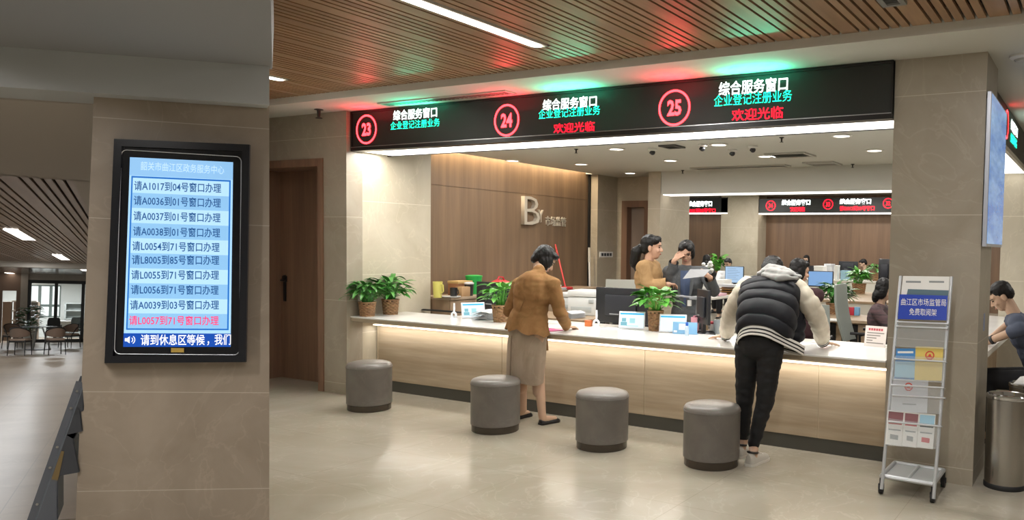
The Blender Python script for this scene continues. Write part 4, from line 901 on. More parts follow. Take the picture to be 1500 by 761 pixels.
def monitor(x0, y0, x1, y1, Y, lab, scr=None, zd=.74, rot=0, back=None, th=.03, cat='monitor', lines=0):
    a, b = at_y(x0, y1, Y), at_y(x1, y0, Y); w = abs(b.x-a.x); h = at_y((x0+x1)/2, y0, Y).z-at_y((x0+x1)/2, y1, Y).z; z0 = at_y((x0+x1)/2, y1, Y).z
    t = thing('monitor', lab, cat, ((a.x+b.x)/2, Y, zd), rot, 'computer monitors')
    q = z0-zd
    mb = MB(); mb.box((-w/2, -th/2, q), (w/2, th/2, q+h), .006); obj('panel', mb, back or MONB, t, local=True)
    if scr:
        mb = MB(); mb.box((-w/2+.012, -th/2-.002, q+.02), (w/2-.012, -th/2, q+h-.012)); s_ = obj('display', mb, scr, t, local=True)
        if lines:
            mb = MB()
            for k in range(lines): zz = q+h*.85-h*.7*k/lines; mb.box((-w*.36, -th/2-.003, zz), (w*(.1+.25*((k*7) % 5)/5), -th/2-.002, zz+h*.02))
            obj('printed_text', mb, M('scr_lines', '#7f97b4', .5, emit=.7), s_, local=True)
    else:
        mb = MB(); mb.box((-w*.3, -th/2-.025, q+h*.2), (w*.3, -th/2, q+h*.8), .01); mb.box((-w*.08, -th/2-.03, q+h*.1), (w*.02, -th/2-.02, q+h*.16)); obj('back_cover', mb, MONB2, t, local=True)
        mb = MB(); mb.box((-w*.2, -th/2-.0265, q+h*.24), (-w*.02, -th/2-.0245, q+h*.27)); obj('label', mb, M('label_grey', '#9a9c9f', .4), t, local=True)
    mb = MB(); mb.box((-.025, -.012, .01), (.025, .018, q+h*.4)) if not scr else mb.box((-.025, .0, .01), (.025, .03, q+h*.4)); obj('neck', mb, MONB, t, local=True)
    mb = MB(); mb.lathe([(.001, 0), (.12, 0), (.12, .008), (.03, .016), (.001, .016)], n=24); obj('base', mb, MONB, t, local=True)
    return t
DOC = M('scr_doc', '#a9c8ea', .3, emit=.75); DOCB = M('scr_blue2', '#7fa9dc', .3, emit=.75)
monitor(873.5, 421.5, 950, 473, 6.78, 'large black monitor seen from behind, left of the leafy counter plant')
monitor(699, 413, 752, 456, 7.0, 'dark monitor seen from behind beside the woman in the tan jacket')
t = monitor(1008, 424, 1054, 474, 6.85, 'slim monitor seen edge-on, right of the tablets', rot=-.78)
monitor(1062, 389.5, 1090, 415, 14.6, 'lit monitor showing a pale document on the left desk', DOC, lines=7)
monitor(1183.5, 396.5, 1221, 420, 13.0, 'bright blue lit monitor beside the puffer jacket man', DOCB, lines=0)
monitor(1160, 381, 1184, 397, 19.9, 'far dark monitor seen above the puffer jacket shoulder', zd=.78)
monitor(1228.5, 382.5, 1257, 398, 20.0, 'far dark monitor in front of the man in black', zd=.78)
monitor(1286.5, 379, 1306, 416, 9.7, 'black upright screen at the edge of the big pillar', zd=.74)
# office chairs
MESHG = M('chair_mesh', '#8e948d', .6); 
def office_chair(p, rot, lab, bh=.55, back=None, rec=.12):
    t = thing('office_chair', lab, 'chair', p, rot, 'staff office chairs')
    mb = MB()
    for k in range(5):
        a = 2*math.pi*k/5; mb.tube([(0, 0, .09), (.28*math.cos(a), .28*math.sin(a), .06)], [.025, .018], 8); mb.cyl((.28*math.cos(a)-.012, .28*math.sin(a), .03), (.28*math.cos(a)+.012, .28*math.sin(a), .03), .03, n=12)
    obj('base', mb, BLACK, t, local=True)
    mb = MB(); mb.cyl((0, 0, .08), (0, 0, .42), .03); obj('column', mb, BLACK, t, local=True)
    mb = MB(); mb.box((-.24, -.23, .42), (.24, .24, .49), .03); obj('seat', mb, BLACK, t, local=True)
    mb = MB(); rings = []
    for k in range(9):
        u = k/8; z = .55+bh*u; w = .23*(1-.12*abs(u-.4)); y = -.22-rec*u-.03*math.sin(math.pi*u)
        rings.append([V((-w, y+.03, z)), V((-w*.5, y, z)), V((w*.5, y, z)), V((w, y+.03, z)), V((w, y+.055, z)), V((w*.5, y+.03, z)), V((-w*.5, y+.03, z)), V((-w, y+.055, z))])
    mb.loft(rings); obj('backrest', mb, back or MESHG, t, local=True)
    mb = MB(); mb.tube([(0, -.05, .44), (0, -.25, .47), (0, -.26, .7)], .022, 8); obj('back_support', mb, BLACK, t, local=True)
    for s_ in (-1, 1):
        mb = MB(); mb.tube([(s_*.24, 0, .46), (s_*.27, 0, .64), (s_*.27, .12, .66), (s_*.27, -.1, .66)], .016, 8); obj('armrest', mb, BLACK, t, local=True)
    return t
p = at_y(1296, 424, 8.85); office_chair(V((p.x-.19, p.y, 0)), -1.57, 'grey mesh office chair turned sideways near the acrylic notice', .62)
p = at_y(871, 420, 8.4); office_chair(V((p.x, p.y, 0)), 3.0, 'office chair with thin dark back behind the white printer', .36, MONB)
p = at_y(1178, 470, 8.0); office_chair(V((p.x, p.y, 0)), 3.3, 'pale office chair behind the leaning man', .42)
p = at_y(912, 420, 9.6); office_chair(V((p.x, p.y, 0)), .5, 'pale office chair behind the woman with the ponytail', .55, M('chair_pale', '#b6b7ae', .6))
# printers
PRW = M('printer_white', '#dfe3e2', .4); PRG = M('printer_grey', '#b9c0c0', .4)
def printer(p, w, d, h, lab, rot=0):
    t = thing('printer', lab, 'printer', p, rot)
    mb = MB(); mb.box((-w/2, -d/2, 0), (w/2, d/2, h*.72), .012); obj('body', mb, PRW, t, local=True)
    mb = MB(); mb.box((-w/2-.005, -d/2-.005, h*.74), (w/2+.005, d/2, h), .015); obj('scanner_lid', mb, PRW, t, local=True)
    mb = MB(); mb.box((-w*.38, -d/2-.006, h*.12), (w*.38, -d/2, h*.34), .004); obj('paper_tray', mb, PRG, t, local=True)
    mb = MB(); mb.box((w*.28, -d/2-.012, h*.5), (w*.45, -d/2, h*.66), .004); obj('control_panel', mb, PRG, t, local=True)
    return t
printer(at_z(851, 461, .74)+V((0, .14, 0)), .36, .34, .29, 'white laser printer between the woman and the black monitor', .12)
p = at_z(822, 455, .74); printer(p+V((-.0, .25, 0)), .30, .3, .22, 'second lower white printer just right of the woman')
# papers, stacks
def sheets(p, w, d, h, lab, mat=PAPW, n=4, seed=0, cat='papers', name='paper_stack', rot=0, group='paper stacks'):
    rng = random.Random(seed); t = thing(name, lab, cat, p, rot, group); z = 0
    mb = MB()
    for k in range(n):
        a = rng.uniform(-.12, .12); hh = h/n; m = rz(a) @ tr(rng.uniform(-.012, .012), rng.uniform(-.01, .01), 0); mb.box((-w/2, -d/2, z), (w/2, d/2, z+hh*.96), .0, m); z += hh
    obj('sheets', mb, mat, t, local=True); return t
PAPG = M('paper_grey', '#c6c8cb', .6); PAPM = M('paper_magenta', '#b23a72', .5); PAPK = M('paper_pink', '#e2b9c4', .6)
def folded(p, lab, rot=0, n=5, seed=0, w=.2, d=.28, mat=PAPG):
    rng = random.Random(seed); t = thing('paper_stack', lab, 'papers', p, rot, 'paper stacks'); 
    mb = MB()
    for k in range(n):
        z0 = .012*k; rings = []
        for i in range(7):
            u = i/6-.5; x = u*w; z = z0+.022*math.sin(math.pi*(i/6))*rng.uniform(.6, 1.2)+.004
            rings.append([V((x, -d/2, z)), V((x, d/2, z+.006)), V((x, d/2, z+.009)), V((x, -d/2, z+.003))])
        mb.loft(rings)
    obj('sheets', mb, mat, t, local=True); return t
folded(at_z(712, 467, .80), 'loose pile of curled grey papers beside the basket plant', .3, 6, 1)
p = at_z(815, 479, .80); sheets(p, .30, .21, .008, 'white form under the hand of the woman in tan', PAPW, 2, 2, rot=.2); sheets(at_z(806, 483, .80)+V((0, 0, .0)), .2, .14, .006, 'magenta edged booklet beside the hand of the woman in tan', PAPM, 1, 3, rot=-.2, name='booklet', cat='booklet')
folded(at_z(836, 465, .74), 'spread of magazines and papers in front of the white printer', -.2, 5, 4, .26, .22)
sheets(ony(898, 6.28, .80), .2, .12, .004, 'thin white sheet right of the orange box on the counter', PAPW, 1, 5)
sheets(ony(1073, 6.22, .80), .21, .15, .003, 'white sheet by the left hand of the leaning man', PAPW, 1, 6, rot=.4)
sheets(at_z(1163, 502, .80), .30, .21, .003, 'white sheet under the right arm of the leaning man', PAPW, 1, 7, rot=-.3)
sheets(at_z(1007, 495, .80), .12, .06, .003, 'small white slip on the counter before the blue stand', PAPW, 1, 8)
sheets(at_z(1206, 468, .745), .38, .24, .01, 'open white papers at the front of the wooden office desk', PAPW, 2, 9, rot=.15)
sheets(at_z(1048, 426, .745), .5, .36, .22, 'tall stack of white papers on the left desk', PAPW, 8, 10); sheets(at_z(1042, 432, .745), .42, .3, .04, 'low pile of pink tinted papers at the left desk edge', PAPK, 3, 11)
mb = None
t = thing('paper_tray', 'wooden paper tray holding files under the lit document monitor', 'tray', at_z(1069, 430, .745))
for k in range(3):
    mb = MB(); mb.box((-.22, -.15, .04*k), (.22, .15, .04*k+.012)); mb.box((-.22, .14, .04*k), (.22, .15, .04*k+.035)); obj('shelf', mb, M('tray_wood', '#a5763f', .5), t, local=True)
mb = MB(); mb.box((-.2, -.14, .125), (.2, .13, .165)); obj('files', mb, PAPG, t, local=True)
sheets(at_z(1192, 403, .79), .7, .3, .14, 'white document boxes on the far counter', PAPW, 3, 12) if 0 else None
# tablets on stands
def tablet(x, y, wpx, lab, rot=0, w=.245, h=.165, scr=True):
    p = at_z(x, y, .80); t = thing('tablet', lab, 'tablet', p, rot, 'tablets on the counter'); lean = Matrix.Rotation(-.22, 4, 'X')
    mb = MB(); mb.box((-w/2, -.006, .004), (w/2, .006, h), .005, lean); obj('body', mb, M('tablet_white', '#dcdfe6', .3), t, local=True)
    mb = MB(); mb.box((-w/2+.012, -.0068, .016), (w/2-.012, -.006, h-.012), 0, lean); d_ = obj('display', mb, M('tab_scr', '#e6f6fb', .3, emit=.85), t, local=True)
    mb = MB(); mb.box((-w/2+.012, -.0076, h-.030), (w/2-.012, -.0068, h-.016), 0, lean); obj('header', mb, M('tab_head', '#35b7e8', .3, emit=.85), d_, local=True)
    if scr:
        mb = MB(); mb.lathe([(.001, 0), (.012, 0), (.012, .001)], n=14) if 0 else mb.box((-w*.38, -.0078, h*.42), (-w*.22, -.0068, h*.62), 0, lean); mb.box((-w*.42, -.0078, h*.2), (-w*.18, -.0068, h*.4), 0, lean); obj('portrait', mb, M('tab_red', '#7fb9c9', .3, emit=.8), d_, local=True)
        mb = MB(); mb.box((-.02, -.0078, h*.35), (.03, -.0068, h*.62), 0, lean); mb.box((-w*.2, -.0078, h*.17), (w*.25, -.0068, h*.2), 0, lean); obj('picture', mb, M('tab_pic', '#a9dde4', .3, emit=.8), d_, local=True)
    mb = MB(); mb.box((-.03, .0, 0), (.03, .085, .006), .002); mb.hexa([(-.02, .078, .004), (.02, .078, .004), (.02, .084, .004), (-.02, .084, .004)], [(-.02, .018, h*.6), (.02, .018, h*.6), (.02, .024, h*.6), (-.02, .024, h*.6)]); obj('stand', mb, METAL, t, local=True)
    return t
tablet(925, 482, 40, 'lit white tablet on a stand, left of the leafy basket plant', .35)
tablet(985, 487, 42, 'lit white tablet on a stand, right of the leafy basket plant', .35, scr=False)
tablet(694, 466, 20, 'white tablet turned sideways by the curled papers', 1.05)
# blue code stand, glue bottle, evaluation stands, boxes
t = thing('card_stand', 'pale blue acrylic card stand before the right tablet', 'stand', at_z(1003, 489, .80), .25); lean = Matrix.Rotation(-.15, 4, 'X')
mb = MB(); mb.box((-.11, -.004, 0), (.11, .004, .105), .003, lean); obj('card', mb, M('card_blue', '#7fb0d8', .4), t, local=True)
mb = MB(); mb.box((-.055, -.006, .035), (.02, -.004, .09), 0, lean); mb.box((-.1, -.006, .012), (-.07, -.004, .03), 0, lean); obj('print', mb, M('card_print', '#d3dde4', .5), t, local=True)
mb = MB(); mb.box((-.11, 0, 0), (.11, .06, .004)); obj('base', mb, M('card_blue'), t, local=True)
t = thing('glue_bottle', 'clear bottle with a blue cap before the pale blue card stand', 'bottle', at_z(1006, 491.5, .80))
mb = MB(); mb.lathe([(.001, 0), (.016, 0), (.017, .01), (.017, .07), (.012, .085), (.009, .09)], n=20); obj('body', mb, M('bottle_clear', '#cfe0ee', .15, alpha=.6), t, local=True)
mb = MB(); mb.lathe([(.012, .088), (.013, .09), (.013, .11), (.008, .118), (.001, .12)], n=20); obj('cap', mb, M('cap_blue', '#2467c8', .35), t, local=True)
def evalu(x, y, lab):
    t = thing('signal_stand', lab, 'device', at_z(x, y, .80), 0, 'white ring shaped devices on the counter'); wm = M('device_white', '#e3e8ee', .35)
    mb = MB(); mb.tube([(.028*math.cos(a), .004, .032+.028*math.sin(a)) for a in [2*math.pi*k/24 for k in range(25)]], .011, 8); obj('ring', mb, wm, t, local=True)
    mb = MB(); mb.tube([(0, .006, .055), (0, .008, .10), (0, .006, .155)], [.008, .011, .009], 10); obj('stem', mb, wm, t, local=True)
    mb = MB(); mb.lathe([(.001, 0), (.035, 0), (.035, .006), (.001, .008)], n=20); obj('base', mb, wm, t, local=True)
evalu(664.5, 466, 'white ring shaped device standing near the left tablet'); evalu(873, 478, 'white ring shaped device standing right of the orange box')
t = thing('box', 'small orange box on the counter right of the reaching hand', 'box', at_z(862, 477.5, .80), .2)
mb = MB(); mb.box((-.03, -.025, 0), (.03, .025, .055), .003); obj('carton', mb, M('box_orange', '#c8703a', .5), t, local=True)
mb = MB(); mb.box((-.031, -.026, .04), (.031, .026, .057), .003); obj('lid', mb, M('box_orange2', '#b9602e', .5), t, local=True)
t = thing('box', 'small red box on the counter beside the basket plants', 'box', at_z(609, 449, .80))
mb = MB(); mb.box((-.03, -.02, 0), (.03, .02, .035), .003); obj('carton', mb, M('box_red', '#b3273a', .5), t, local=True)
mb = MB(); mb.box((-.02, -.0205, .008), (.02, -.02, .026)); obj('label', mb, PAPW, t, local=True)
t = thing('desk_sign', 'small pink printed card behind the second basket plant', 'card', at_z(592, 449, .80)); lean = Matrix.Rotation(-.25, 4, 'X')
mb = MB(); mb.box((-.07, 0, 0), (.07, .003, .11), 0, lean); obj('card', mb, PAPK, t, local=True)
mb = MB(); 
for k in range(4): mb.box((-.05, -.001, .03+.018*k), (.05, 0, .036+.018*k), 0, lean)
obj('printed_text', mb, M('print_rose', '#a85a74', .6), t, local=True)
# acrylic notice at the right counter end
t = thing('notice_stand', 'white notice card with red heading at the right counter end', 'notice', at_z(1281, 507.5, .80), -.12); lean = Matrix.Rotation(-.2, 4, 'X')
mb = MB(); mb.box((-.087, -.003, 0), (.087, .003, .165), 0, lean); obj('card', mb, M('notice_card', '#e4dcd8', .4), t, local=True)
mb = MB()
for k in range(6): mb.box((-.06+.02*k, -.004, .128), (-.044+.02*k, -.003, .146), 0, lean)
obj('heading', mb, M('print_rosered', '#c2555f', .6), t, local=True)
mb = MB()
for k in range(5): mb.box((-.07, -.004, .025+.02*k), (.07-.03*((k*3) % 4), -.003, .033+.02*k), 0, lean)
obj('printed_text', mb, M('print_mid', '#8a8480', .6), t, local=True)
mb = MB(); mb.box((-.087, 0, 0), (.087, .07, .004)); obj('base', mb, ACR, t, local=True)
# barcode lamp (desk lamp) and pink carton, keyboard, mouse, cups near the slim monitor
t = thing('desk_scanner', 'grey arm document scanner before the woman in the blazer', 'scanner', ony(1012, 6.98, .74))
mb = MB(); mb.box((-.07, -.09, 0), (.07, .09, .018), .005); obj('base', mb, MONB, t, local=True)
mb = MB(); mb.tube([(.03, .07, .01), (.03, .07, .30), (0, .06, .33), (-.16, -.02, .345)], .011, 8); obj('arm', mb, M('scanner_grey', '#8b8d90', .4), t, local=True)
mb = MB(); mb.box((-.03, -.03, .315), (.06, .10, .345), .008, tr(.02, .0, 0)); obj('head', mb, M('scanner_grey'), t, local=True)
t = thing('carton', 'small pink carton behind the right tablet', 'box', ony(1018, 6.93, .74))
mb = MB(); mb.box((-.035, -.02, 0), (.035, .02, .15), .003); obj('carton_body', mb, M('carton_pink', '#d495a2', .5), t, local=True); mb = MB(); mb.box((-.012, -.021, .15), (.012, .021, .165), .003); obj('flap', mb, M('carton_pink2', '#c4808f', .5), t, local=True)
def cup(p, lab, r, h, mat, lid=None, handle=False, cat='cup', name='cup'):
    t = thing(name, lab, cat, p)
    mb = MB(); mb.lathe([(.001, 0), (r*.82, 0), (r, h), (r*.9, h), (r*.74, .012), (.001, .012)], n=24); obj('body', mb, mat, t, local=True)
    if lid: mb = MB(); mb.lathe([(r*1.03, h-.004), (r*1.05, h+.012), (r*.6, h+.02), (.001, h+.022)], n=24); obj('lid', mb, lid, t, local=True)
    if handle: mb = MB(); mb.tube([(r*.93, 0, h*.85), (r*1.5, 0, h*.8), (r*1.6, 0, h*.4), (r*.9, 0, h*.25)], r*.13, 8); obj('handle', mb, mat, t, local=True)
    return t
CLR = M('glass_cup', '#b9c3c8', .15, alpha=.6)
cup(ony(1051, 7.0, .74), 'clear tumbler between the slim monitor and the leaning man', .04, .13, CLR); cup(ony(1044, 7.05, .74), 'small red lidded cup beside the clear tumbler', .035, .09, PAPW, M('lid_red', '#b0343c', .4))
t = thing('keyboard', 'black keyboard beside the slim edge-on monitor', 'keyboard', at_z(1033, 487, .74), .2)
mb = MB(); mb.box((-.10, -.055, 0), (.10, .055, .016), .004); obj('body', mb, MONB, t, local=True)
mb = MB()
for i in range(8):
    for j in range(4): mb.box((-.09+.0225*i, -.045+.023*j, .016), (-.072+.0225*i, -.027+.023*j, .021))
obj('keys', mb, BLACK, t, local=True)
t = thing('ink_pad', 'black stationery tray in the counter slot at the left end', 'tray', at_z(655, 456.5, .80)+V((0, -.0, 0)))
mb = MB(); mb.box((-.36, -.03, 0), (.36, .03, .012), .003); obj('tray', mb, MONB, t, local=True); mb = MB(); mb.box((-.35, -.022, .012), (.1, .022, .016)); obj('insert', mb, BLACK, t, local=True)
t = thing('card_box', 'red and blue box beside the spiky plant on the wooden desk', 'box', at_z(1245, 461, .74))
mb = MB(); mb.box((-.1, -.04, 0), (.06, .04, .10), .004); obj('carton', mb, M('box_red'), t, local=True); mb = MB(); mb.box((.062, -.035, 0), (.12, .035, .105), .004); obj('sleeve', mb, M('box_cyan', '#6f9fc4', .5), t, local=True)
# back cabinets along the wood wall with clutter on top
CABW = M('cabinet_wood', '#9a7f62', .5, kind='wood', col2='#876c50', scale=(6, 6, .4))
mb = MB(); mb.box((-6.89, 6.80, .915), (-6.40, 10.0, .945), .003); o = obj('worktop', mb, M('worktop_taupe', '#a08d78', .4), None, False); tag(o, 'long thin taupe worktop on the wooden cabinets along the wood wall', 'worktop')
cb = None
for k, w in enumerate(('nearest the lit stone wall', 'second from the lit stone wall', 'third along the wood wall', 'last, at the far end of the wood wall')):
    y0 = 6.80+.8*k
    if cb is None:
        cb = thing('cabinet', 'low wooden cabinet '+w, 'cabinet', (-6.65, y0+.4, 0), 0, 'low cabinets along the wood wall')
        mb = MB(); mb.box((-.24, -.4, .08), (.22, .4, .915)); obj('body', mb, CABW, cb, local=True)
        for s_ in (0, 1):
            mb = MB(); mb.box((.22, -.395+.4*s_, .09), (.238, -.005+.4*s_, .905), .002); dd = obj('door', mb, CABW, cb, local=True)
            mb = MB(); mb.box((.238, -.06+.1*s_, .70), (.25, -.045+.1*s_, .82)); obj('handle', mb, METAL, dd, local=True)
        mb = MB(); mb.box((-.2, -.39, 0), (.19, .39, .08)); obj('plinth', mb, KICK, cb, local=True)
    else: dup(cb, (-6.65, y0+.4, 0), 0, 'low wooden cabinet '+w)
def oncab(x, dx=0): q = at_x(x, 430, -6.58+dx); return V((-6.58+dx, q.y, .945))
cup(oncab(641, .05), 'yellow plastic jug with handle on the left end of the worktop', .055, .18, M('jug_yellow', '#c3bb62', .35), handle=True, cat='jug', name='jug')
cup(oncab(664.5, .1), 'black mug on the worktop between the jug and brown box', .045, .105, BLACK, handle=True, name='mug')
t = thing('tray', 'flat white tray under the small mugs on the worktop', 'tray', oncab(661, .13)); mb = MB(); mb.lathe([(.001, 0), (.09, 0), (.11, .014), (.1, .014), (.085, .006), (.001, .006)], n=24); obj('dish', mb, PAPG, t, local=True); mb = MB(); mb.lathe([(.085, .006), (.06, .008), (.001, .008)], n=24); obj('mat', mb, PAPW, t, local=True)
t = thing('box', 'brown cardboard box with pale lid on the worktop', 'box', oncab(674, -.08)); mb = MB(); mb.box((-.08, -.12, 0), (.08, .12, .15), .004); obj('carton', mb, M('box_brown', '#8f6240', .6), t, local=True); mb = MB(); mb.box((-.085, -.125, .14), (.085, .125, .17), .004); obj('lid', mb, M('box_tan', '#b99a63', .6), t, local=True)
t = thing('box', 'small light brown box before the brown cardboard box', 'box', oncab(678, .1)); mb = MB(); mb.box((-.05, -.07, 0), (.05, .07, .11), .003); obj('carton', mb, M('box_light', '#a98762', .6), t, local=True); mb = MB(); mb.box((-.01, -.071, .0), (.01, .071, .111)); obj('tape', mb, M('box_tan'), t, local=True)
cup(oncab(694, -.1), 'bright green plastic tub on the worktop behind the dark jar', .10, .21, M('tub_green', '#1f9a45', .4), M('tub_green2', '#23a84c', .4), cat='tub', name='tub')
cup(oncab(687, .08), 'dark jar with a white label on the worktop', .055, .14, M('jar_dark', '#2b2a28', .3), PAPG, cat='jar', name='jar')
t = thing('bag', 'crumpled red plastic bag on the worktop behind the dark monitor', 'bag', oncab(733, -.05)); mb = MB(); mb.ell((0, 0, .07), (.14, .2, .09), u=20, v=12)
for v in mb.bm.verts: v.co += v.co.normalized()*.02*NZ.noise(v.co*14); v.co.z = max(0, v.co.z)
obj('bag_body', mb, M('bag_red', '#b8303a', .4), t, local=True); mb = MB(); mb.tube([(0, -.08, .13), (0, -.03, .2), (0, .05, .19), (0, .08, .13)], .01, 6); obj('handle', mb, M('bag_red'), t, local=True)
cup(oncab(813, .0), 'white mug on the worktop right of the woman', .05, .1, PAPG, handle=True, name='mug'); cup(oncab(817, .16), 'second white cup in front of the mug right of the woman', .05, .07, PAPW, name='cup')
sheets(oncab(821, .08), .2, .3, .03, 'papers lying on the far end of the cabinet worktop', PAPG, 3, 14)
# broom and pole leaning on the wood wall
t = thing('broom', 'red handled broom leaning on the wood wall right of the woman', 'broom', V((-6.6, 9.45, .945)))
a, b = at_x(813.5, 358, -6.87), oncab(829, .15); mb = MB(); mb.tube([a, b], .012, 8); obj('handle', mb, M('broom_red', '#b02a2e', .4), t); mb = MB(); mb.box(b+V((-.1, -.03, 0)), b+V((.1, .03, .04)), .01); obj('head', mb, M('broom_red'), t, False)
t = thing('mop', 'white mop pole standing at the far end of the wood wall', 'mop', V((-6.75, 10.15, 0)))
mb = MB(); mb.tube([(-6.80, 10.18, 1.50), (-6.72, 10.12, .08)], .013, 8); obj('handle', mb, PAPW, t); mb = MB(); mb.tube([(-6.80, 10.18, 1.52), (-6.788, 10.17, 1.30)], .018, 8); obj('grip', mb, M('grip_grey', '#c9c4b8', .5), t); mb = MB(); mb.box((-6.82, 10.02, 0), (-6.62, 10.22, .09), .03); obj('head', mb, PAPG, t, False)
# letters on the wood wall
LT = M('letter_steel', '#d9d0c0', .3, .45)
t = thing('wall_lettering', 'raised steel letter B with small lettering on the wood wall', 'sign', (-6.88, 8.6, 1.6))
def wtext(txt, xl, xr, yt, yb, depth, name, bold=0):
    a, b = at_x(xl, (yt+yb)/2, -6.885), at_x(xr, (yt+yb)/2, -6.885); zt_ = at_x((xl+xr)/2, yt, -6.885).z; zb_ = at_x((xl+xr)/2, yb, -6.885).z
    mb = MB(); mb.text(txt, 1, I4, bold, .5); c = [v.co.copy() for v in mb.bm.verts]
    lo = [min(v[i] for v in c) for i in range(3)]; hi = [max(v[i] for v in c) for i in range(3)]
    for v in mb.bm.verts:
        u, w, d = ((v.co[i]-lo[i])/(hi[i]-lo[i]) for i in range(3)); v.co = V((-6.893+depth*d, a.y+(b.y-a.y)*u, zb_+(zt_-zb_)*w))
    obj(name, mb, LT, t, False)
wtext('B', 764, 787, 288, 329, .06, 'letter', -.012); wtext('Y', 787.5, 795, 307, 325, .025, 'letter'); wtext('市场监管', 799, 829, 317, 331, .015, 'letters', 0)
# switch plate on the stone pier
q = at_x(888, 372.5, b_ if 0 else at_y(876, 262, 10.32).x); sxx = at_y(876, 262, 10.32).x
y0, y1 = at_x(878, 372, sxx).y, at_x(897, 372, sxx).y; z1, z0 = at_x(888, 368.5, sxx).z, at_x(888, 376.5, sxx).z
t = thing('switch_plate', 'white four gang switch plate on the stone pier left of the office door', 'switch', (sxx, (y0+y1)/2, z0))
mb = MB(); mb.box((sxx, y0, z0), (sxx+.012, y1, z1), .003); obj('plate', mb, PAPW, t, False)
for k in range(4):
    mb = MB(); ya = y0+(y1-y0)*(.1+.21*k); mb.box((sxx+.012, ya, z0+.02), (sxx+.016, ya+(y1-y0)*.15, z1-.02)); obj('switch', mb, PDK, t, False)
# far office: boxes on the far counter, flowers
def fbox(x0, y0, x1, y1, Y, d, lab, mat, cat='box', name='document_box'):
    a, b = at_y(x0, y1, Y), at_y(x1, y0, Y); t = thing(name, lab, cat, ((a.x+b.x)/2, Y, a.z)); zb_ = max(a.z, .78)
    mb = MB(); mb.box((a.x, Y, .78), (b.x, Y+d, b.z), .005); obj('carton', mb, mat, t, False); mb = MB(); mb.box((a.x-.005, Y-.005, b.z-.04), (b.x+.005, Y+d+.005, b.z+.01), .004); obj('lid', mb, mat, t, False)
fbox(1192, 390, 1206, 403, 19.6, .3, 'white paper box left of the far dark monitor', PAPW); fbox(1207, 387, 1218, 403, 19.9, .3, 'pale grey paper box beside the far dark monitor', PAPG); fbox(1222, 389, 1227, 402, 19.5, .2, 'narrow white box at the edge of the far dark monitor', PAPW); fbox(1231, 397, 1243, 403, 19.42, .2, 'pale blue carton under the far dark monitor', PBl)
t = thing('flowers', 'white artificial flowers beside the green plant on the left desk', 'flowers', at_z(1036, 414, .74)); mb = MB(); rng = random.Random(5)
for k in range(16): 
    a, r, z = rng.uniform(0, 6.28), rng.uniform(0, .13), .22+rng.uniform(0, .25); mb.ell((r*math.cos(a), r*math.sin(a), z), (.05, .05, .04), u=8, v=6)
obj('blossoms', mb, PAPW, t, local=True); mb = MB()
for k in range(8): a = k*.8; mb.tube([(0, 0, .1), (.08*math.cos(a), .08*math.sin(a), .34)], .008, 5)
obj('stems', mb, LEAF, t, local=True); mb = MB(); mb.lathe([(.001, 0), (.06, 0), (.075, .14), (.06, .14), (.05, .02), (.001, .02)], n=18); obj('vase', mb, PAPG, t, local=True)
# side counter round the corner
sc2 = thing('side_counter', 'pale side counter running back where the writing man sits', 'counter', (-1.1, 8.2, 0))
mb = MB(); mb.loft([[V((x, y, z)) for x, z in ((-.74, .80), (-.74, .755), (-1.0, .70), (-1.45, .70), (-1.45, .80))] for y in (6.41, 10.28)]); obj('worktop', mb, WHITEQ, sc2, False)
mb = MB(); mb.box((-1.08, 6.41, .115), (-1.05, 10.28, .70)); obj('front_panel', mb, DESKW, sc2, False); mb = MB(); mb.box((-1.10, 6.41, 0), (-1.08, 10.28, .115)); obj('plinth', mb, KICK, sc2, False)
# ================================================================== PEOPLE
SKIN = M('skin', '#c0a088', .55, spec=.3); SKIN2 = M('skin_light', '#c9a088', .55, spec=.3); HAIR = M('hair_black', '#0e0b0a', .5, spec=.35); EYEM = M('eye_dark', '#15100d', .2); LIP = M('lip', '#b06a60', .5)
def organic(name, prims, vox, mat, parent, smooth=4, wr=None, cuts=(), deform=None, factor=.5):
    mb = MB()
    for p in prims:
        if p[0] == 'c': mb.cap(p[1], p[2], p[3], p[4] if len(p) > 4 else p[3])
        else: mb.ell(p[1], p[2], p[3] if len(p) > 3 else None)
    me = bpy.data.meshes.new('_o'); mb.bm.to_mesh(me); mb.bm.free()
    o = bpy.data.objects.new('_o', me); C.objects.link(o)
    md = o.modifiers.new('r', 'REMESH'); md.mode = 'VOXEL'; md.voxel_size = vox; md.adaptivity = 0
    if smooth: sm = o.modifiers.new('s', 'SMOOTH'); sm.iterations = smooth; sm.factor = factor
    dg = bpy.context.evaluated_depsgraph_get(); me2 = bpy.data.meshes.new_from_object(o.evaluated_get(dg)); bpy.data.objects.remove(o); bpy.data.meshes.remove(me)
    bm = bmesh.new(); bm.from_mesh(me2); bpy.data.meshes.remove(me2)
    if wr:
        amp, sc = wr; bm.normal_update()
        for v in bm.verts:
            q = V((v.co.x*sc[0], v.co.y*sc[1], v.co.z*sc[2])); n = NZ.noise(q)+.5*NZ.noise(q*2.1)
            v.co += v.normal*(amp*n)
    if deform:
        bm.normal_update()
        for v in bm.verts: v.co += deform(v.co, v.normal)
    for (pt, nr, rad) in cuts:
        pt = V(pt); fs = [f for f in bm.faces if (f.calc_center_median()-pt).length < rad]
        gs = set(fs)
        for f in fs: gs.update(f.edges); gs.update(f.verts)
        r = bmesh.ops.bisect_plane(bm, geom=list(gs), plane_co=pt, plane_no=V(nr), clear_outer=False)
        nr = V(nr); dl = [f for f in bm.faces if (f.calc_center_median()-pt).dot(nr) > 0 and (f.calc_center_median()-pt).length < rad]
        bmesh.ops.delete(bm, geom=dl, context='FACES')
    m = MB(); m.bm.free(); m.bm = bm
    return obj(name, m, mat, parent, True, sharp=70)
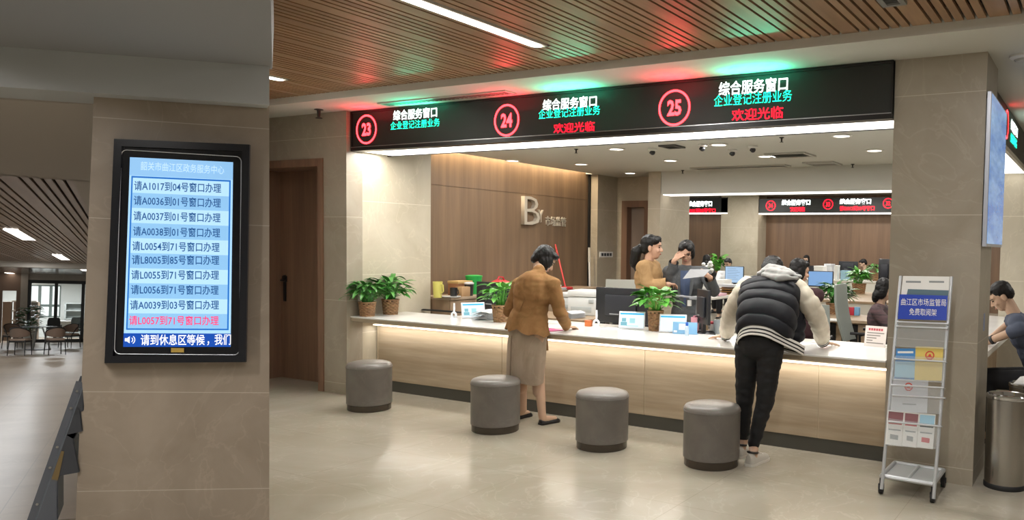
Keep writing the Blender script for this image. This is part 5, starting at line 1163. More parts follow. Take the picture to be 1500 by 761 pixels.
def frame3(r, u):
    r = V(r).normalized(); u = V(u); u = (u-r*u.dot(r)).normalized(); f = u.cross(r).normalized()
    return Matrix((r, f, u)).transposed()
def headframe(fwd, up=(0, 0, 1), roll=0):
    f = V(fwd).normalized(); u = V(up); u = (u-f*u.dot(f)).normalized(); r = f.cross(u).normalized()
    m = Matrix((r, f, u)).transposed()
    return m @ Matrix.Rotation(roll, 3, 'Y') if roll else m
def head_prims(c, R, k=1.0):
    L = lambda x, y, z: V(c)+R @ (V((x, y, z))*k)
    e = lambda p, r: ('e', L(*p), tuple(q*k for q in r), R)
    return [e((0, -.012, .03), (.073, .091, .084)), e((0, .028, -.025), (.058, .060, .080)), e((0, .034, -.075), (.040, .046, .036)), e((0, .05, .03), (.055, .04, .035)),
            ('c', L(0, .084, .004), L(0, .101, -.026), .008*k, .0125*k), e((.010, .094, -.03), (.008, .008, .007)), e((-.010, .094, -.03), (.008, .008, .007)),
            e((.074, -.006, -.012), (.010, .020, .031)), e((-.074, -.006, -.012), (.010, .020, .031)), e((0, .083, -.056), (.022, .009, .006)), e((0, .081, -.064), (.019, .009, .006)),
            e((.034, .066, -.028), (.022, .018, .02)), e((-.034, .066, -.028), (.022, .018, .02))]
def face_parts(c, R, par, k=1.0, glasses=False):
    L = lambda x, y, z: V(c)+R @ (V((x, y, z))*k)
    for s_ in (-1, 1):
        mb = MB(); mb.ell(L(s_*.030, .078, .004), (.012*k, .008*k, .006*k), R, 10, 8); obj('eye', mb, EYEM, par)
        mb = MB(); mb.tube([L(s_*.016, .087, .019), L(s_*.032, .085, .025), L(s_*.048, .074, .020)], .0032*k, 6); obj('eyebrow', mb, HAIR, par)
    mb = MB(); mb.ell(L(0, .089, -.060), (.020*k, .006*k, .0065*k), R, 12, 8); obj('lips', mb, LIP, par)
    if glasses:
        mb = MB()
        for s_ in (-1, 1):
            mb.tube([L(s_*.032+.024*math.cos(a), .098-.006*abs(math.cos(a)), .002+.019*math.sin(a)) for a in [2*math.pi*j/18 for j in range(19)]], .0018*k, 5)
            mb.tube([L(s_*.056, .09, .006), L(s_*.077, .01, .006)], .0018*k, 5)
        mb.tube([L(-.008, .1, .006), L(.008, .1, .006)], .0018*k, 5); obj('glasses', mb, M('glasses_metal', '#3a3230', .3, .5), par)
def hand_prims(w, fwd, nrm, thumb, k=1.0, curl=(.25, .3, .25), spread=.1, th_out=.7):
    w = V(w); f = V(fwd).normalized(); n = V(nrm); n = (n-f*n.dot(f)).normalized(); s = f.cross(n).normalized()
    if s.dot(V(thumb)) < 0: s = -s
    P = []; Ls = ((.040, .026, .020), (.045, .029, .021), (.042, .027, .020), (.033, .020, .017))
    for i in range(4):
        off = (.028-.0185*i)*k; kn = w+f*((.088, .092, .087, .078)[i]*k)+s*off
        P.append(('c', w+s*(off*.55)+f*.015*k, kn, .0125*k, .0105*k))
        d = (f+s*(spread*(1.2-i))).normalized(); p = kn; r = .0094*k-(.001*k if i == 3 else 0); a = 0
        for j in range(3):
            a += curl[j]; dd = d*math.cos(a)-n*math.sin(a); q = p+dd*Ls[i][j]*k; P.append(('c', p, q, r, r*.9)); p = q; r *= .9
    b = w+s*.022*k+f*.02*k; d = (f*.75+s*th_out-n*.15).normalized(); m = b+d*.042*k; d2 = (f*.95+s*.35*th_out-n*.2).normalized(); e = m+d2*.032*k; t2 = e+(f-n*.25).normalized()*.026*k
    P += [('c', b, m, .014*k, .0115*k), ('c', m, e, .011*k, .010*k), ('c', e, t2, .0098*k, .0085*k)]
    P.append(('c', w-f*.02*k, w+f*.03*k, .024*k, .02*k))
    return P
def torso_prims(pel, chest, R, g=0.0, k=1.0, wb=1.0):
    pel, chest = V(pel), V(chest); mid = pel.lerp(chest, .5)
    return [('e', pel, ((.155*k+g)*wb, .11*k+g, .12*k+g), R), ('e', mid, ((.135*k+g)*wb, .098*k+g, .17*k+g), R), ('e', chest, ((.16*k+g)*wb, .108*k+g, .15*k+g), R)]
def limb(a, b, c, r, g=0):
    return [('c', a, b, r[0]+g, r[1]+g), ('c', b, c, r[1]+g, r[2]+g)]
def shoe(par, heel, toe, mat, solem, name='shoe', h=.07, w=.042, low=False):
    heel, toe = V(heel), V(toe); d = (toe-heel); L_ = d.length; d.normalize(); s = V((-d.y, d.x, 0)); rings = []
    N = 12
    prof = [(0, .55, .95), (.06, .8, 1), (.2, .86, 1), (.35, .82, .92), (.5, .86, .72), (.65, .98, .62), (.8, 1.0, .52), (.92, .78, .42), (1, .3, .22)]
    for u, ww, hh in prof:
        c = heel+d*L_*u; hz = h*hh*(.62 if low else 1); rings.append([c+s*(w*ww*math.cos(a))+V((0, 0, .014+max(0, hz*math.sin(a)))) if math.sin(a) > -.01 else c+s*(w*ww*math.cos(a))+V((0, 0, .012)) for a in [2*math.pi*j/N for j in range(N)]])
    mb = MB(); mb.loft(rings); sh = obj(name, mb, mat, par, sharp=60)
    mb = MB(); rings = []
    for u, ww, hh in prof:
        c = heel+d*(L_*(u*1.02-.01)); x = w*ww*1.06; rings.append([c+s*x, c-s*x, c-s*x+V((0, 0, .018)), c+s*x+V((0, 0, .018))])
    mb.loft(rings); obj('sole', mb, solem, sh)
    return sh
def hairfit(hd, Hh, k, lst):
    o = []
    for p in lst:
        if p[0] == 'e': o.append(('e', V(hd)+(V(p[1])-V(hd))*k, tuple(q*k for q in p[2]), p[3]))
        else: o.append(('c', V(hd)+(V(p[1])-V(hd))*k, V(hd)+(V(p[2])-V(hd))*k, p[3]*k, p[4]*k))
    return o
# ---------------------------------------------------------------- the woman in the tan jacket at the counter
W1 = thing('person', 'woman in tan jacket and beige skirt leaning over the counter, back to us', 'person', V((-4.25, 5.55, 0)))
J = dict(pel=at_y(774, 476, 5.50), chest=at_y(781, 425, 5.50), neck=at_y(789, 400, 5.55), head=at_y(797.5, 379.5, 5.66), ls=at_y(759, 416, 5.50), rs=at_y(812, 417, 5.52), le=at_y(746, 456, 5.56), re=at_y(820, 456, 5.58),
         lw=at_z(776, 473, .85), rw=at_z(831, 478, .835))
Rt = frame3(J['rs']-J['ls'], J['chest']-J['pel']); hd1 = headframe((.55, .52, -.62))
rk_, rf = at_z(790, 600, .10), at_z(800, 619, 0)
ra = V((-4.235, 5.59, .09)); la = V((-4.42, 5.68, .09)); 
q = at_y(794, 606, 5.6); ra = V((q.x, 5.60, .09)); q = at_y(766, 600, 5.68); la = V((q.x, 5.68, .09))
rkn = V((at_y(789, 548, 5.60).x, 5.60, .46)); lkn = V((at_y(764, 545, 5.64).x, 5.64, .46))
hipr, hipl = J['pel']+Rt @ V((.085, 0, -.06)), J['pel']+Rt @ V((-.085, 0, -.06))
rh = (at_z(850, 478.5, .815)-J['rw']).normalized()
P = head_prims(J['head'], hd1)+[('c', J['neck'], J['head']+hd1 @ V((0, -.01, -.05)), .052, .05)]+torso_prims(J['pel'], J['chest'], Rt, -.015)
P += [('c', J['ls'], J['rs'], .045)]+limb(J['ls'], J['le'], J['lw'], (.042, .036, .026))+limb(J['rs'], J['re'], J['rw'], (.042, .036, .026))
P += limb(hipr, rkn, ra, (.08, .052, .034))+limb(hipl, lkn, la, (.08, .052, .034))+[('c', rkn+V((0, -.012, -.10)), rkn+V((0, -.01, -.18)), .050, .044), ('c', lkn+V((0, -.012, -.10)), lkn+V((0, -.01, -.18)), .050, .044)]
rtoe = V((at_z(819, 616.5, 0).x, at_z(819, 616.5, 0).y, 0)); rheel = V((at_z(791, 622, 0).x, at_z(791, 622, 0).y, 0)); ltoe = V((at_z(778, 608, 0).x, at_z(778, 608, 0).y, 0)); lheel = V((at_z(756, 613.5, 0).x, at_z(756, 613.5, 0).y, 0))
for a, h_, t_ in ((ra, rheel, rtoe), (la, lheel, ltoe)):
    P += [('c', a, h_.lerp(t_, .15)+V((0, 0, .05)), .036, .034), ('c', h_.lerp(t_, .2)+V((0, 0, .045)), h_.lerp(t_, .75)+V((0, 0, .03)), .034, .026)]
P += hand_prims(J['rw'], rh, (0, 0, 1), V((-1, 0, 0)), 1, (.25, .35, .25))+hand_prims(J['lw'], (.2, 1, -.1), (0, 0, 1), V((1, 0, 0)))
organic('body', P, .0055, SKIN, W1, 3)
face_parts(J['head'], hd1, W1)
L = lambda x, y, z: J['head']+hd1 @ V((x, y, z))
hp_rims = [('e', L(0, -.022, .042), (.086, .090, .080), hd1), ('e', L(0, -.055, .005), (.080, .058, .075), hd1), ('e', L(.062, .018, -.012), (.028, .062, .068), hd1), ('e', L(-.062, .018, -.012), (.028, .062, .068), hd1), ('c', L(.062, .05, .0), L(.06, .06, -.06), .022, .012), ('e', L(0, -.065, -.04), (.066, .04, .05), hd1), ('e', L(.03, .05, .075), (.05, .04, .03), hd1), ('e', L(-.03, .05, .075), (.05, .04, .03), hd1)]
organic('hair', hp_rims, .007, HAIR, W1, 2, (.004, (90, 90, 14)))
TAN = M('jacket_tan', '#946f49', .9, kind='stone', col2='#82603c', scale=(9, 9, 9), spec=.15); TAN2 = M('jacket_tan_dark', '#7a5a3a', .9, spec=.15)
g = .030; pel2 = J['pel']+V((0, 0, .02))
P = torso_prims(pel2+Rt @ V((0, 0, .03)), J['chest']-Rt @ V((0, 0, .01)), Rt, g)+[('c', J['ls']-Rt @ V((-.01, 0, 0)), J['rs']-Rt @ V((.01, 0, 0)), .055+.008), ('c', J['neck']-Rt @ V((0, .01, .035)), J['neck']+Rt @ V((0, .0, .012)), .085, .06)]
P += limb(J['ls']+Rt @ V((.012, 0, -.012)), J['le'], J['lw'], (.066, .056, .044))+limb(J['rs']+Rt @ V((-.012, 0, -.012)), J['re'], J['rw'], (.068, .058, .045))
P += [('c', J['neck']+V((0, 0, -.035)), J['rs'], .062, .06), ('c', J['neck']+V((0, 0, -.035)), J['ls'], .062, .06)]
P += [('e', J['pel']+Rt @ V((0, -.01, .0)), (.190, .142, .13), Rt)]
hem = J['pel']+V((0, 0, .0))
organic('jacket', P, .008, TAN, W1, 4, (.008, (7, 7, 16)), cuts=((hem, Rt @ V((-0.25, -.15, -1)), .3), (J['rw']-rh*.03, rh, .075), (J['lw'], V((.2, 1, -.1)), .075)))
# peplum ruffle and the hanging front panel
mb = MB(); rings = []; n = 64
for k in range(6):
    u = k/5; z = .075-.105*u
    rings.append([J['pel']+Rt @ V(((.176+.026*u+.010*u*math.sin(9*a))*math.cos(a), (.130+.03*u+.010*u*math.sin(9*a+1))*math.sin(a)-.01, z-.055*u*max(0, math.cos(a))+.012*math.sin(7*a)*u)) for a in [2*math.pi*j/n for j in range(n)]])
mb.loft(rings, False); obj('peplum', mb, TAN, W1)
fp = at_y(797, 472, 5.62); mb = MB(); rings = []
for k in range(8):
    u = k/7; c = fp.lerp(at_y(801, 513, 5.60), u); w = .035*(1-.75*u)+.004*math.sin(8*u)
    rings.append([c+V((w*math.cos(a)*.9, .012*math.sin(a)+.5*w*math.cos(a), 0)) for a in [2*math.pi*j/10 for j in range(10)]])
mb.loft(rings); obj('front_panel', mb, TAN2, W1)
mb = MB(); mb.tube([J['chest']+Rt @ V((x, -.139+.006, z)) for x, z in ((0, .10), (.002, .02), (0, -.08))]+[J['pel']+Rt @ V((0, -.136, .12))], .003, 6); obj('back_seam', mb, TAN2, W1)
mb = MB(); n = 24; mb.loft([[J['neck']+Rt @ V((r*math.cos(a), r*.95*math.sin(a)-.004, z)) for a in [2*math.pi*j/n for j in range(n)]] for r, z in ((.083, -.03), (.068, .0), (.060, .026), (.056, .026), (.06, .0))], False); obj('collar', mb, TAN, W1)
SKT = M('skirt_beige', '#a39280', .85, kind='stone', col2='#93826f', scale=(8, 8, 4))
mb = MB(); rings = []; n = 56; hz_ = .365
hemc = V((at_y(770, 565, 5.57).x, 5.57, hz_)); top_ = J['pel']+V((0, 0, .07))
for k in range(16):
    u = k/15; c = top_.lerp(hemc, u); rx = .145+.045*math.sin(math.pi*min(1, u*1.9)/2)-.012*u; ry = .115+.03*math.sin(math.pi*min(1, u*2.5)/2)-.005*u
    rings.append([c+V(((rx+.006*u*math.sin(5*a+u*3)+.004*math.sin(11*a))*math.cos(a), (ry+.008*u*math.sin(4*a+1.5))*math.sin(a), .012*math.sin(3*a)*u)) for a in [2*math.pi*j/n for j in range(n)]])
rings += [[p+V((0, 0, .004))-(p-hemc)*.06 for p in rings[-1]]]
mb.loft(rings, False); obj('skirt', mb, SKT, W1)
mb = MB(); 
pts = []
for k in range(4, 16):
    u = k/15; c = top_.lerp(hemc, u); a = -math.pi*.62; rx = .145+.045*math.sin(math.pi*min(1, u*1.9)/2)-.012*u; ry = .115+.03*math.sin(math.pi*min(1, u*2.5)/2)-.005*u; pts.append(c+V(((rx+.003)*math.cos(a), (ry+.004)*math.sin(a), 0)))
mb.tube(pts, .0035, 6); obj('skirt_seam', mb, M('skirt_dark', '#857462', .9), W1)
BLK = M('shoe_black', '#141214', .35)
shoe(W1, rheel, rtoe, BLK, BLK, 'shoe', .07, .040, True); shoe(W1, lheel, ltoe, BLK, BLK, 'shoe', .07, .040, True)
# ---------------------------------------------------------------- the man in the puffer jacket
W2 = thing('person', 'man in black and cream puffer jacket leaning on the counter with both hands', 'person', V((-2.2, 5.45, 0)))
hipc = at_y(1112, 503, 5.42); ch = at_y(1131, 425, 5.70); nk = at_y(1134, 408, 5.88); hdc = at_y(1131, 398, 6.0)
ls, rs = at_y(1094, 411, 5.74), at_y(1170, 415, 5.76); lw_, rw_ = at_z(1063, 492, .835), at_z(1206, 502, .835); le_, re_ = at_y(1075, 452, 5.66), at_y(1193, 458, 5.72)
R2 = frame3(rs-ls, ch-hipc); H2 = headframe((-.05, .75, -.65))
rkn = at_y(1121, 585, 5.46); lkn = at_y(1091, 585, 5.52); ra = at_y(1104, 655, 5.47); la = at_y(1089, 643, 5.58)
rheel, rtoe = at_z(1096, 683, 0), at_z(1123, 671, 0); lheel, ltoe = at_z(1080, 671, 0), at_z(1103, 661, 0)
hipr, hipl = hipc+V((.09, 0, -.03)), hipc+V((-.09, 0.01, -.03))
P = head_prims(hdc, H2)+[('c', nk, hdc+H2 @ V((0, -.01, -.05)), .058, .055)]+torso_prims(hipc, ch-V((0, 0, .02)), R2, -.025)+[('c', ls+V((.05, 0, -.04)), rs+V((-.05, 0, -.04)), .03)]
P += limb(ls+V((.03, 0, -.04)), le_, lw_, (.038, .038, .029))+limb(rs+V((-.03, 0, -.04)), re_, rw_, (.038, .038, .029))+limb(hipr, rkn, ra, (.07, .044, .033))+limb(hipl, lkn, la, (.07, .044, .033))
for a, h_, t_ in ((ra, rheel, rtoe), (la, lheel, ltoe)): P += [('c', a, h_.lerp(t_, .24)+V((0, 0, .06)), .036, .034), ('c', h_.lerp(t_, .24)+V((0, 0, .045)), h_.lerp(t_, .7)+V((0, 0, .033)), .028, .022)]
lf_ = (at_z(1040, 492.5, .815)-lw_).normalized(); rf_ = (at_z(1234, 502.5, .815)-rw_).normalized()
P += hand_prims(lw_, lf_, (0, 0, 1), V((0, 1, 0)), 1.05, (.12, .12, .1), .16, .9)+hand_prims(rw_, rf_, (0, 0, 1), V((0, 1, 0)), 1.05, (.12, .12, .1), .16, .9)
organic('body', P, .0055, SKIN, W2, 3); face_parts(hdc, H2, W2)
L = lambda x, y, z: hdc+H2 @ V((x, y, z))
organic('hair', [('e', L(0, -.02, .046), (.085, .092, .080), H2), ('e', L(0, -.055, .005), (.078, .055, .07), H2), ('e', L(0, .05, .078), (.055, .045, .03), H2)], .007, HAIR, W2, 2, (.005, (70, 70, 70)))
PUF = M('puffer_black', '#1c1d24', .62, kind='stone', col2='#17181e', scale=(10, 10, 10), spec=.3); CREAM = M('sleeve_cream', '#d2c9b8', .6, kind='stone', col2='#c4baa8', scale=(7, 7, 7), spec=.25); RIBW = M('rib_white', '#e4e1da', .8); RIBB = M('rib_black', '#15151a', .8)
# torso rings from the hem up the back
sp = [at_y(1117, 490, 5.40), at_y(1120, 473, 5.44), at_y(1124, 454, 5.53), at_y(1128, 436, 5.63), at_y(1130, 419, 5.74), at_y(1131, 407, 5.82)]
rx_ = [.190, .212, .217, .222, .226, .212]; rd_ = [.15, .17, .17, .15, .115, .05]
def lerp_list(a, t): i = min(int(t*(len(a)-1)), len(a)-2); f = t*(len(a)-1)-i; return a[i]*(1-f)+a[i+1]*f
def spine(t):
    i = min(int(t*(len(sp)-1)), len(sp)-2); f = t*(len(sp)-1)-i; p0, p1, p2, p3 = sp[max(i-1, 0)], sp[i], sp[i+1], sp[min(i+2, len(sp)-1)]
    return .5*((2*p1)+(p2-p0)*f+(2*p0-5*p1+4*p2-p3)*f*f+(3*p1-p0-3*p2+p3)*f*f*f)
NB = 6; rings = []; N = 72; M_ = 60; xr_ = (rs-ls).normalized()
for k in range(M_+1):
    t = k/M_; c = spine(t); tg = (spine(min(1, t+.02))-spine(max(0, t-.02))).normalized(); yv = tg.cross(xr_).normalized(); xv = yv.cross(tg).normalized()
    ph = (t*NB) % 1; bul = .019*(abs(math.sin(math.pi*ph))**.45)*(1 if t < .98 else .3)-.010
    ring_ = []
    for j in range(N):
        a = 2*math.pi*j/N; sag = .010*math.sin(3*a+5*t)+.006*NZ.noise(V((4*math.cos(a), 4*math.sin(a), 9*t)))
        r1, r2 = lerp_list(rx_, t)+bul+sag, lerp_list(rd_, t)+bul+sag
        ring_.append(c+xv*(r1*math.copysign(abs(math.cos(a))**.85, math.cos(a)))+yv*(r2*math.copysign(abs(math.sin(a))**.85, math.sin(a)))-tg*(.018*math.cos(2*a)*(1-t)))
    rings.append(ring_)
mb = MB(); mb.loft(rings); obj('jacket', mb, PUF, W2)
# loose front of the jacket hanging on the right side
P = [('c', at_y(1164, 440, 5.74), at_y(1163, 489, 5.66), .085, .075), ('c', at_y(1150, 450, 5.70), at_y(1152, 488, 5.62), .08, .07)]
def quilt(co, n): return n*(.012*abs(math.sin(co.z*36)))
organic('jacket_front', P, .009, PUF, W2, 3, None, (), quilt)
hemring = rings[0]; c0 = sp[0]; tg = (sp[1]-sp[0]).normalized()
def hempt(j, dn, sc=1.0):
    p = hemring[j % N]; a = 2*math.pi*(j % N)/N; q_ = c0+(p-c0)*sc-tg*dn; w = max(0, math.cos(a-.35))**2.2
    return q_+(at_y(1180, 506, 5.60)-at_y(1152, 497, 5.44))*w*.85
for i, (m_, d0, d1) in enumerate(((RIBW, .0, .018), (RIBB, .018, .030), (RIBW, .030, .046), (RIBB, .046, .056), (RIBW, .056, .070))):
    mb = MB(); mb.loft([[hempt(j, d, s_) for j in range(N)] for d, s_ in ((d0, 1.0), ((d0+d1)/2, 1.012), (d1, 1.0), (d1, .96), (d0, .96), (d0, 1.0))], False); obj('hem_band', mb, m_, W2)
mb = MB(); mb.loft([[hempt(j, .002, .985) for j in range(N)], [hemring[j]-tg*-.02 for j in range(N)]], False); obj('hem_lining', mb, PUF, W2)
def sleeve(s0, e0, w0, par, nb=7, r=(.076, .074, .056)):
    s0, e0, w0 = V(s0), V(e0), V(w0); M2 = 72; rings = []; up = None
    for k in range(M2+1):
        t = k/M2; p = (1-t)**2*s0+2*t*(1-t)*(2*e0-.5*s0-.5*w0)+t*t*w0; d = (2*(1-t)*((2*e0-.5*s0-.5*w0)-s0)+2*t*(w0-(2*e0-.5*s0-.5*w0))).normalized()
        x = d.cross(V((0, 1, 0))).normalized(); y = x.cross(d).normalized(); rr = (r[0]*(1-t)+r[1]*t)*(1-t)+(r[1]*(1-t)+r[2]*t)*t
        ph = (t*nb) % 1; bl = .008*abs(math.sin(math.pi*ph))**.6-.003
        rings.append([p+(x*math.cos(a)+y*math.sin(a))*(rr+bl+.006*NZ.noise(V((3*math.cos(a), 3*math.sin(a), 14*t)))) for a in [2*math.pi*j/32 for j in range(32)]])
    mb = MB(); mb.loft(rings); obj('sleeve', mb, CREAM, par)
    d = (w0-e0).normalized(); x = d.cross(V((0, 1, 0))).normalized(); y = x.cross(d).normalized()
    for i, (m_, u0, u1) in enumerate(((RIBB, 0, .012), (RIBW, .012, .022), (RIBB, .022, .034), (RIBW, .034, .044), (RIBB, .044, .06))):
        mb = MB(); mb.loft([[w0+d*u+(x*math.cos(a)+y*math.sin(a))*rr for a in [2*math.pi*j/28 for j in range(28)]] for u, rr in ((u0, .030), (u0, .048), ((u0+u1)/2, .0495), (u1, .047), (u1, .030))], False); obj('cuff', mb, m_, par)
sleeve(ls+V((.03, -.01, -.025)), le_, lw_-(lw_-le_).normalized()*.075, W2); sleeve(rs+V((-.03, -.01, -.025)), re_, rw_-(rw_-re_).normalized()*.075, W2)
# hood lying on the back
HOOD = M('hood_grey', '#aeadab', .8, kind='stone', col2='#9d9c9a', scale=(8, 8, 8), spec=.2)
hA, hB, hC = at_y(1108, 396, 5.84), at_y(1176, 405, 5.80), at_y(1140, 388, 5.93)
P = [('c', at_y(1113, 400, 5.71), at_y(1128, 394, 5.75), .026, .042), ('c', at_y(1128, 394, 5.75), at_y(1146, 396, 5.71), .044, .042), ('c', at_y(1146, 396, 5.71), at_y(1172, 405, 5.63), .042, .014), ('c', at_y(1119, 402, 5.65), at_y(1140, 407, 5.58), .022, .027), ('c', at_y(1140, 407, 5.58), at_y(1167, 407, 5.59), .027, .015), ('c', at_y(1128, 399, 5.68), at_y(1152, 403, 5.62), .042, .036)]
organic('hood', P, .007, HOOD, W2, 5, (.010, (12, 12, 20)))
TRO = M('trouser_black', '#101013', .75)
P = [('e', hipc+V((0, 0, .02)), (.172, .135, .14), None), ('c', hipr, rkn, .098, .068), ('c', rkn, ra+V((0, 0, .03)), .066, .046), ('c', hipl, lkn, .098, .068), ('c', lkn, la+V((0, 0, .03)), .066, .046)]
organic('trousers', P, .008, TRO, W2, 4, (.007, (10, 10, 22)), cuts=((ra+V((0, 0, .0)), (0, 0, -1), .12), (la+V((0, 0, .0)), (0, 0, -1), .12)))
SHW = M('shoe_white', '#b9b4aa', .5); SOLE = M('sole_white', '#cfcac0', .6)
for a_, b_2 in ((rheel, rtoe), (lheel, ltoe)):
    a_ = V((a_.x, a_.y, 0)); b_2 = V((b_2.x, b_2.y, 0)); s_ = shoe(W2, a_, b_2, SHW, SOLE, 'shoe', .080, .046)
    d = (b_2-a_).normalized(); s2 = V((-d.y, d.x, 0)); mb = MB(); mb.tube([a_+d*(.062+.042*math.sin(t))+s2*(.034*math.cos(t))+V((0, 0, .092-.008*math.sin(t))) for t in [2*math.pi*j/16 for j in range(17)]], .008, 8); obj('collar', mb, BLK, s_)
    mb = MB()
    for k in range(4): c = a_.lerp(b_2, .46+.07*k)+V((0, 0, .078-.008*k)); mb.tube([c-s2*.022, c+V((0, 0, .008)), c+s2*.022], .003, 6)
    obj('laces', mb, RIBW, s_)
# ---------------------------------------------------------------- upright office staff
def standing(lab, X, Y, hd, fwd, hfwd, top, tg, le, re, lw, rw, lh, rh, sh_w=.19, hk=1.0, glasses=False, legs='#2b2b30', skin=SKIN2, body_vox=.0065, curlL=(.4, .5, .4), curlR=(.4, .5, .4), thL=None, thR=None, nL=None, nR=None):
    t = thing('person', lab, 'person', V((X, Y, 0))); f = V((fwd[0], fwd[1], 0)).normalized(); r = V((f.y, -f.x, 0)); hd = V(hd); Hh = headframe(hfwd)
    base = V((X, Y, 0)); nk_ = hd+V((0, 0, -.138))-f*.035; chest_ = nk_+V((0, 0, -.19)); pel_ = V((X, Y, nk_.z-.52)); Rr = frame3(r, chest_-pel_)
    l_s, r_s = nk_-r*sh_w+V((0, 0, -.075)), nk_+r*sh_w+V((0, 0, -.075))
    P = head_prims(hd, Hh, hk)+[('c', nk_+V((0, 0, -.04)), hd+Hh @ V((0, -.015, -.05)), .052, .048)]+torso_prims(pel_, chest_, Rr, -.012)+[('c', l_s, r_s, .045)]
    P += limb(l_s, le, lw, (.042, .036, .026))+limb(r_s, re, rw, (.042, .036, .026))
    for s_, q in ((-1, 0), (1, 0)):
        h_ = pel_+r*.085*s_+V((0, 0, -.05)); k_ = V((h_.x, h_.y, .47)); a_ = V((h_.x, h_.y, .09)); P += limb(h_, k_, a_, (.078, .052, .036))+[('c', a_-f*.03+V((0, 0, -.04)), a_+f*.13+V((0, 0, -.055)), .034, .03)]
    P += hand_prims(lw, lh, nL or (0, 0, 1), thL or r, .95, curlL)+hand_prims(rw, rh, nR or (0, 0, 1), thR or -r, .95, curlR)
    organic('body', P, body_vox, skin, t, 3); face_parts(hd, Hh, t, hk, glasses)
    P = torso_prims(pel_+V((0, 0, .02)), chest_, Rr, tg)+[('c', l_s, r_s, .045+tg), ('c', nk_+V((0, 0, -.075)), nk_+V((0, 0, -.03)), .085, .062)]+limb(l_s, le, lw-(V(lw)-V(le)).normalized()*.015, (.042, .036, .028), tg)+limb(r_s, re, rw-(V(rw)-V(re)).normalized()*.015, (.042, .036, .028), tg)
    P += [('e', pel_+V((0, 0, -.06)), (.17+tg, .125+tg, .15), Rr)]
    organic('jacket', P, .009, top, t, 4, (.008, (8, 8, 14)), cuts=((V(lw)-(V(lw)-V(le)).normalized()*.02, V(lw)-V(le), .09), (V(rw)-(V(rw)-V(re)).normalized()*.02, V(rw)-V(re), .09)))
    P = [('e', pel_+V((0, 0, -.05)), (.165, .12, .14), Rr)]
    for s_ in (-1, 1):
        h_ = pel_+r*.085*s_+V((0, 0, -.06)); k_ = V((h_.x, h_.y, .47)); P += limb(h_, k_, V((h_.x, h_.y, .12)), (.092, .07, .06))
    organic('trousers', P, .012, M('trousers_'+legs[1:], legs, .8), t, 3)
    for s_ in (-1, 1):
        h_ = base+r*.085*s_; shoe(t, h_-f*.09, h_+f*.17, BLK, BLK)
    return t, hd, Hh, nk_, chest_, pel_, Rr, f, r
# woman with the ponytail
Y1 = 7.42; q = at_y(949, 400, Y1)
hd = at_y(955, 362, Y1+.02); f1 = V((.93, .25, 0)).normalized(); r1 = V((f1.y, -f1.x, 0))
OCH = M('coat_ochre', '#ab8a62', .85, kind='stone', col2='#9b7b54', scale=(9, 9, 9), spec=.2)
le_ = at_y(936, 420, Y1+.05); re_ = at_y(946, 424, Y1-.16)
T, hd, Hh, nk_, chest_, pel_, Rr, f, r = standing('woman with black ponytail in ochre jacket, arms folded behind the black monitor', q.x, Y1, hd, f1, (.95, .32, -.05), OCH, .036, at_y(966, 416, Y1+.14), at_y(950, 419, Y1-.20), at_y(975, 419, Y1-.06), at_y(979, 416, Y1-.12), f1*.3+r1*.9, f1*.4-r1*.9, hk=1.1, sh_w=.205)
L = lambda x, y, z: hd+Hh @ V((x, y, z))
organic('hair', hairfit(hd, Hh, 1.1, [('e', L(0, -.026, .045), (.086, .090, .082), Hh), ('e', L(0, -.055, .0), (.080, .06, .075), Hh), ('e', L(.045, .03, .065), (.04, .05, .04), Hh), ('e', L(-.045, .03, .065), (.04, .05, .04), Hh), ('e', L(0, .045, .085), (.05, .045, .03), Hh), ('c', L(0, -.11, -.005), L(0, -.15, -.055), .035, .055), ('c', L(0, -.15, -.055), L(-.01, -.165, -.16), .055, .05), ('c', L(-.01, -.165, -.16), L(0, -.14, -.225), .045, .02)]), .007, HAIR, T, 2, (.005, (60, 60, 12)))
mb = MB(); mb.tube([L(.04*math.cos(a), -.118+.012*math.sin(a), .0+.04*math.sin(a)) for a in [2*math.pi*k/14 for k in range(15)]], .011, 8); obj('hair_tie', mb, BLK, T)
mb = MB(); n = 24; mb.loft([[nk_+Rr @ V((rr*math.cos(a), rr*.95*math.sin(a), z+.02*math.sin(a))) for a in [2*math.pi*j/n for j in range(n)]] for rr, z in ((.100, -.075), (.080, -.03), (.085, -.045), (.11, -.08))], False); obj('collar', mb, OCH, T)
# woman in the grey blazer reading a paper
Y2 = 7.62; q = at_y(1008, 420, Y2); hd = at_y(1005.5, 369, Y2-.04)
BLZ = M('blazer_grey', '#5c5f62', .85, kind='stone', col2='#505356', scale=(30, 30, 30)); f2 = V((.38, -.92, 0)).normalized(); r2 = V((f2.y, -f2.x, 0))
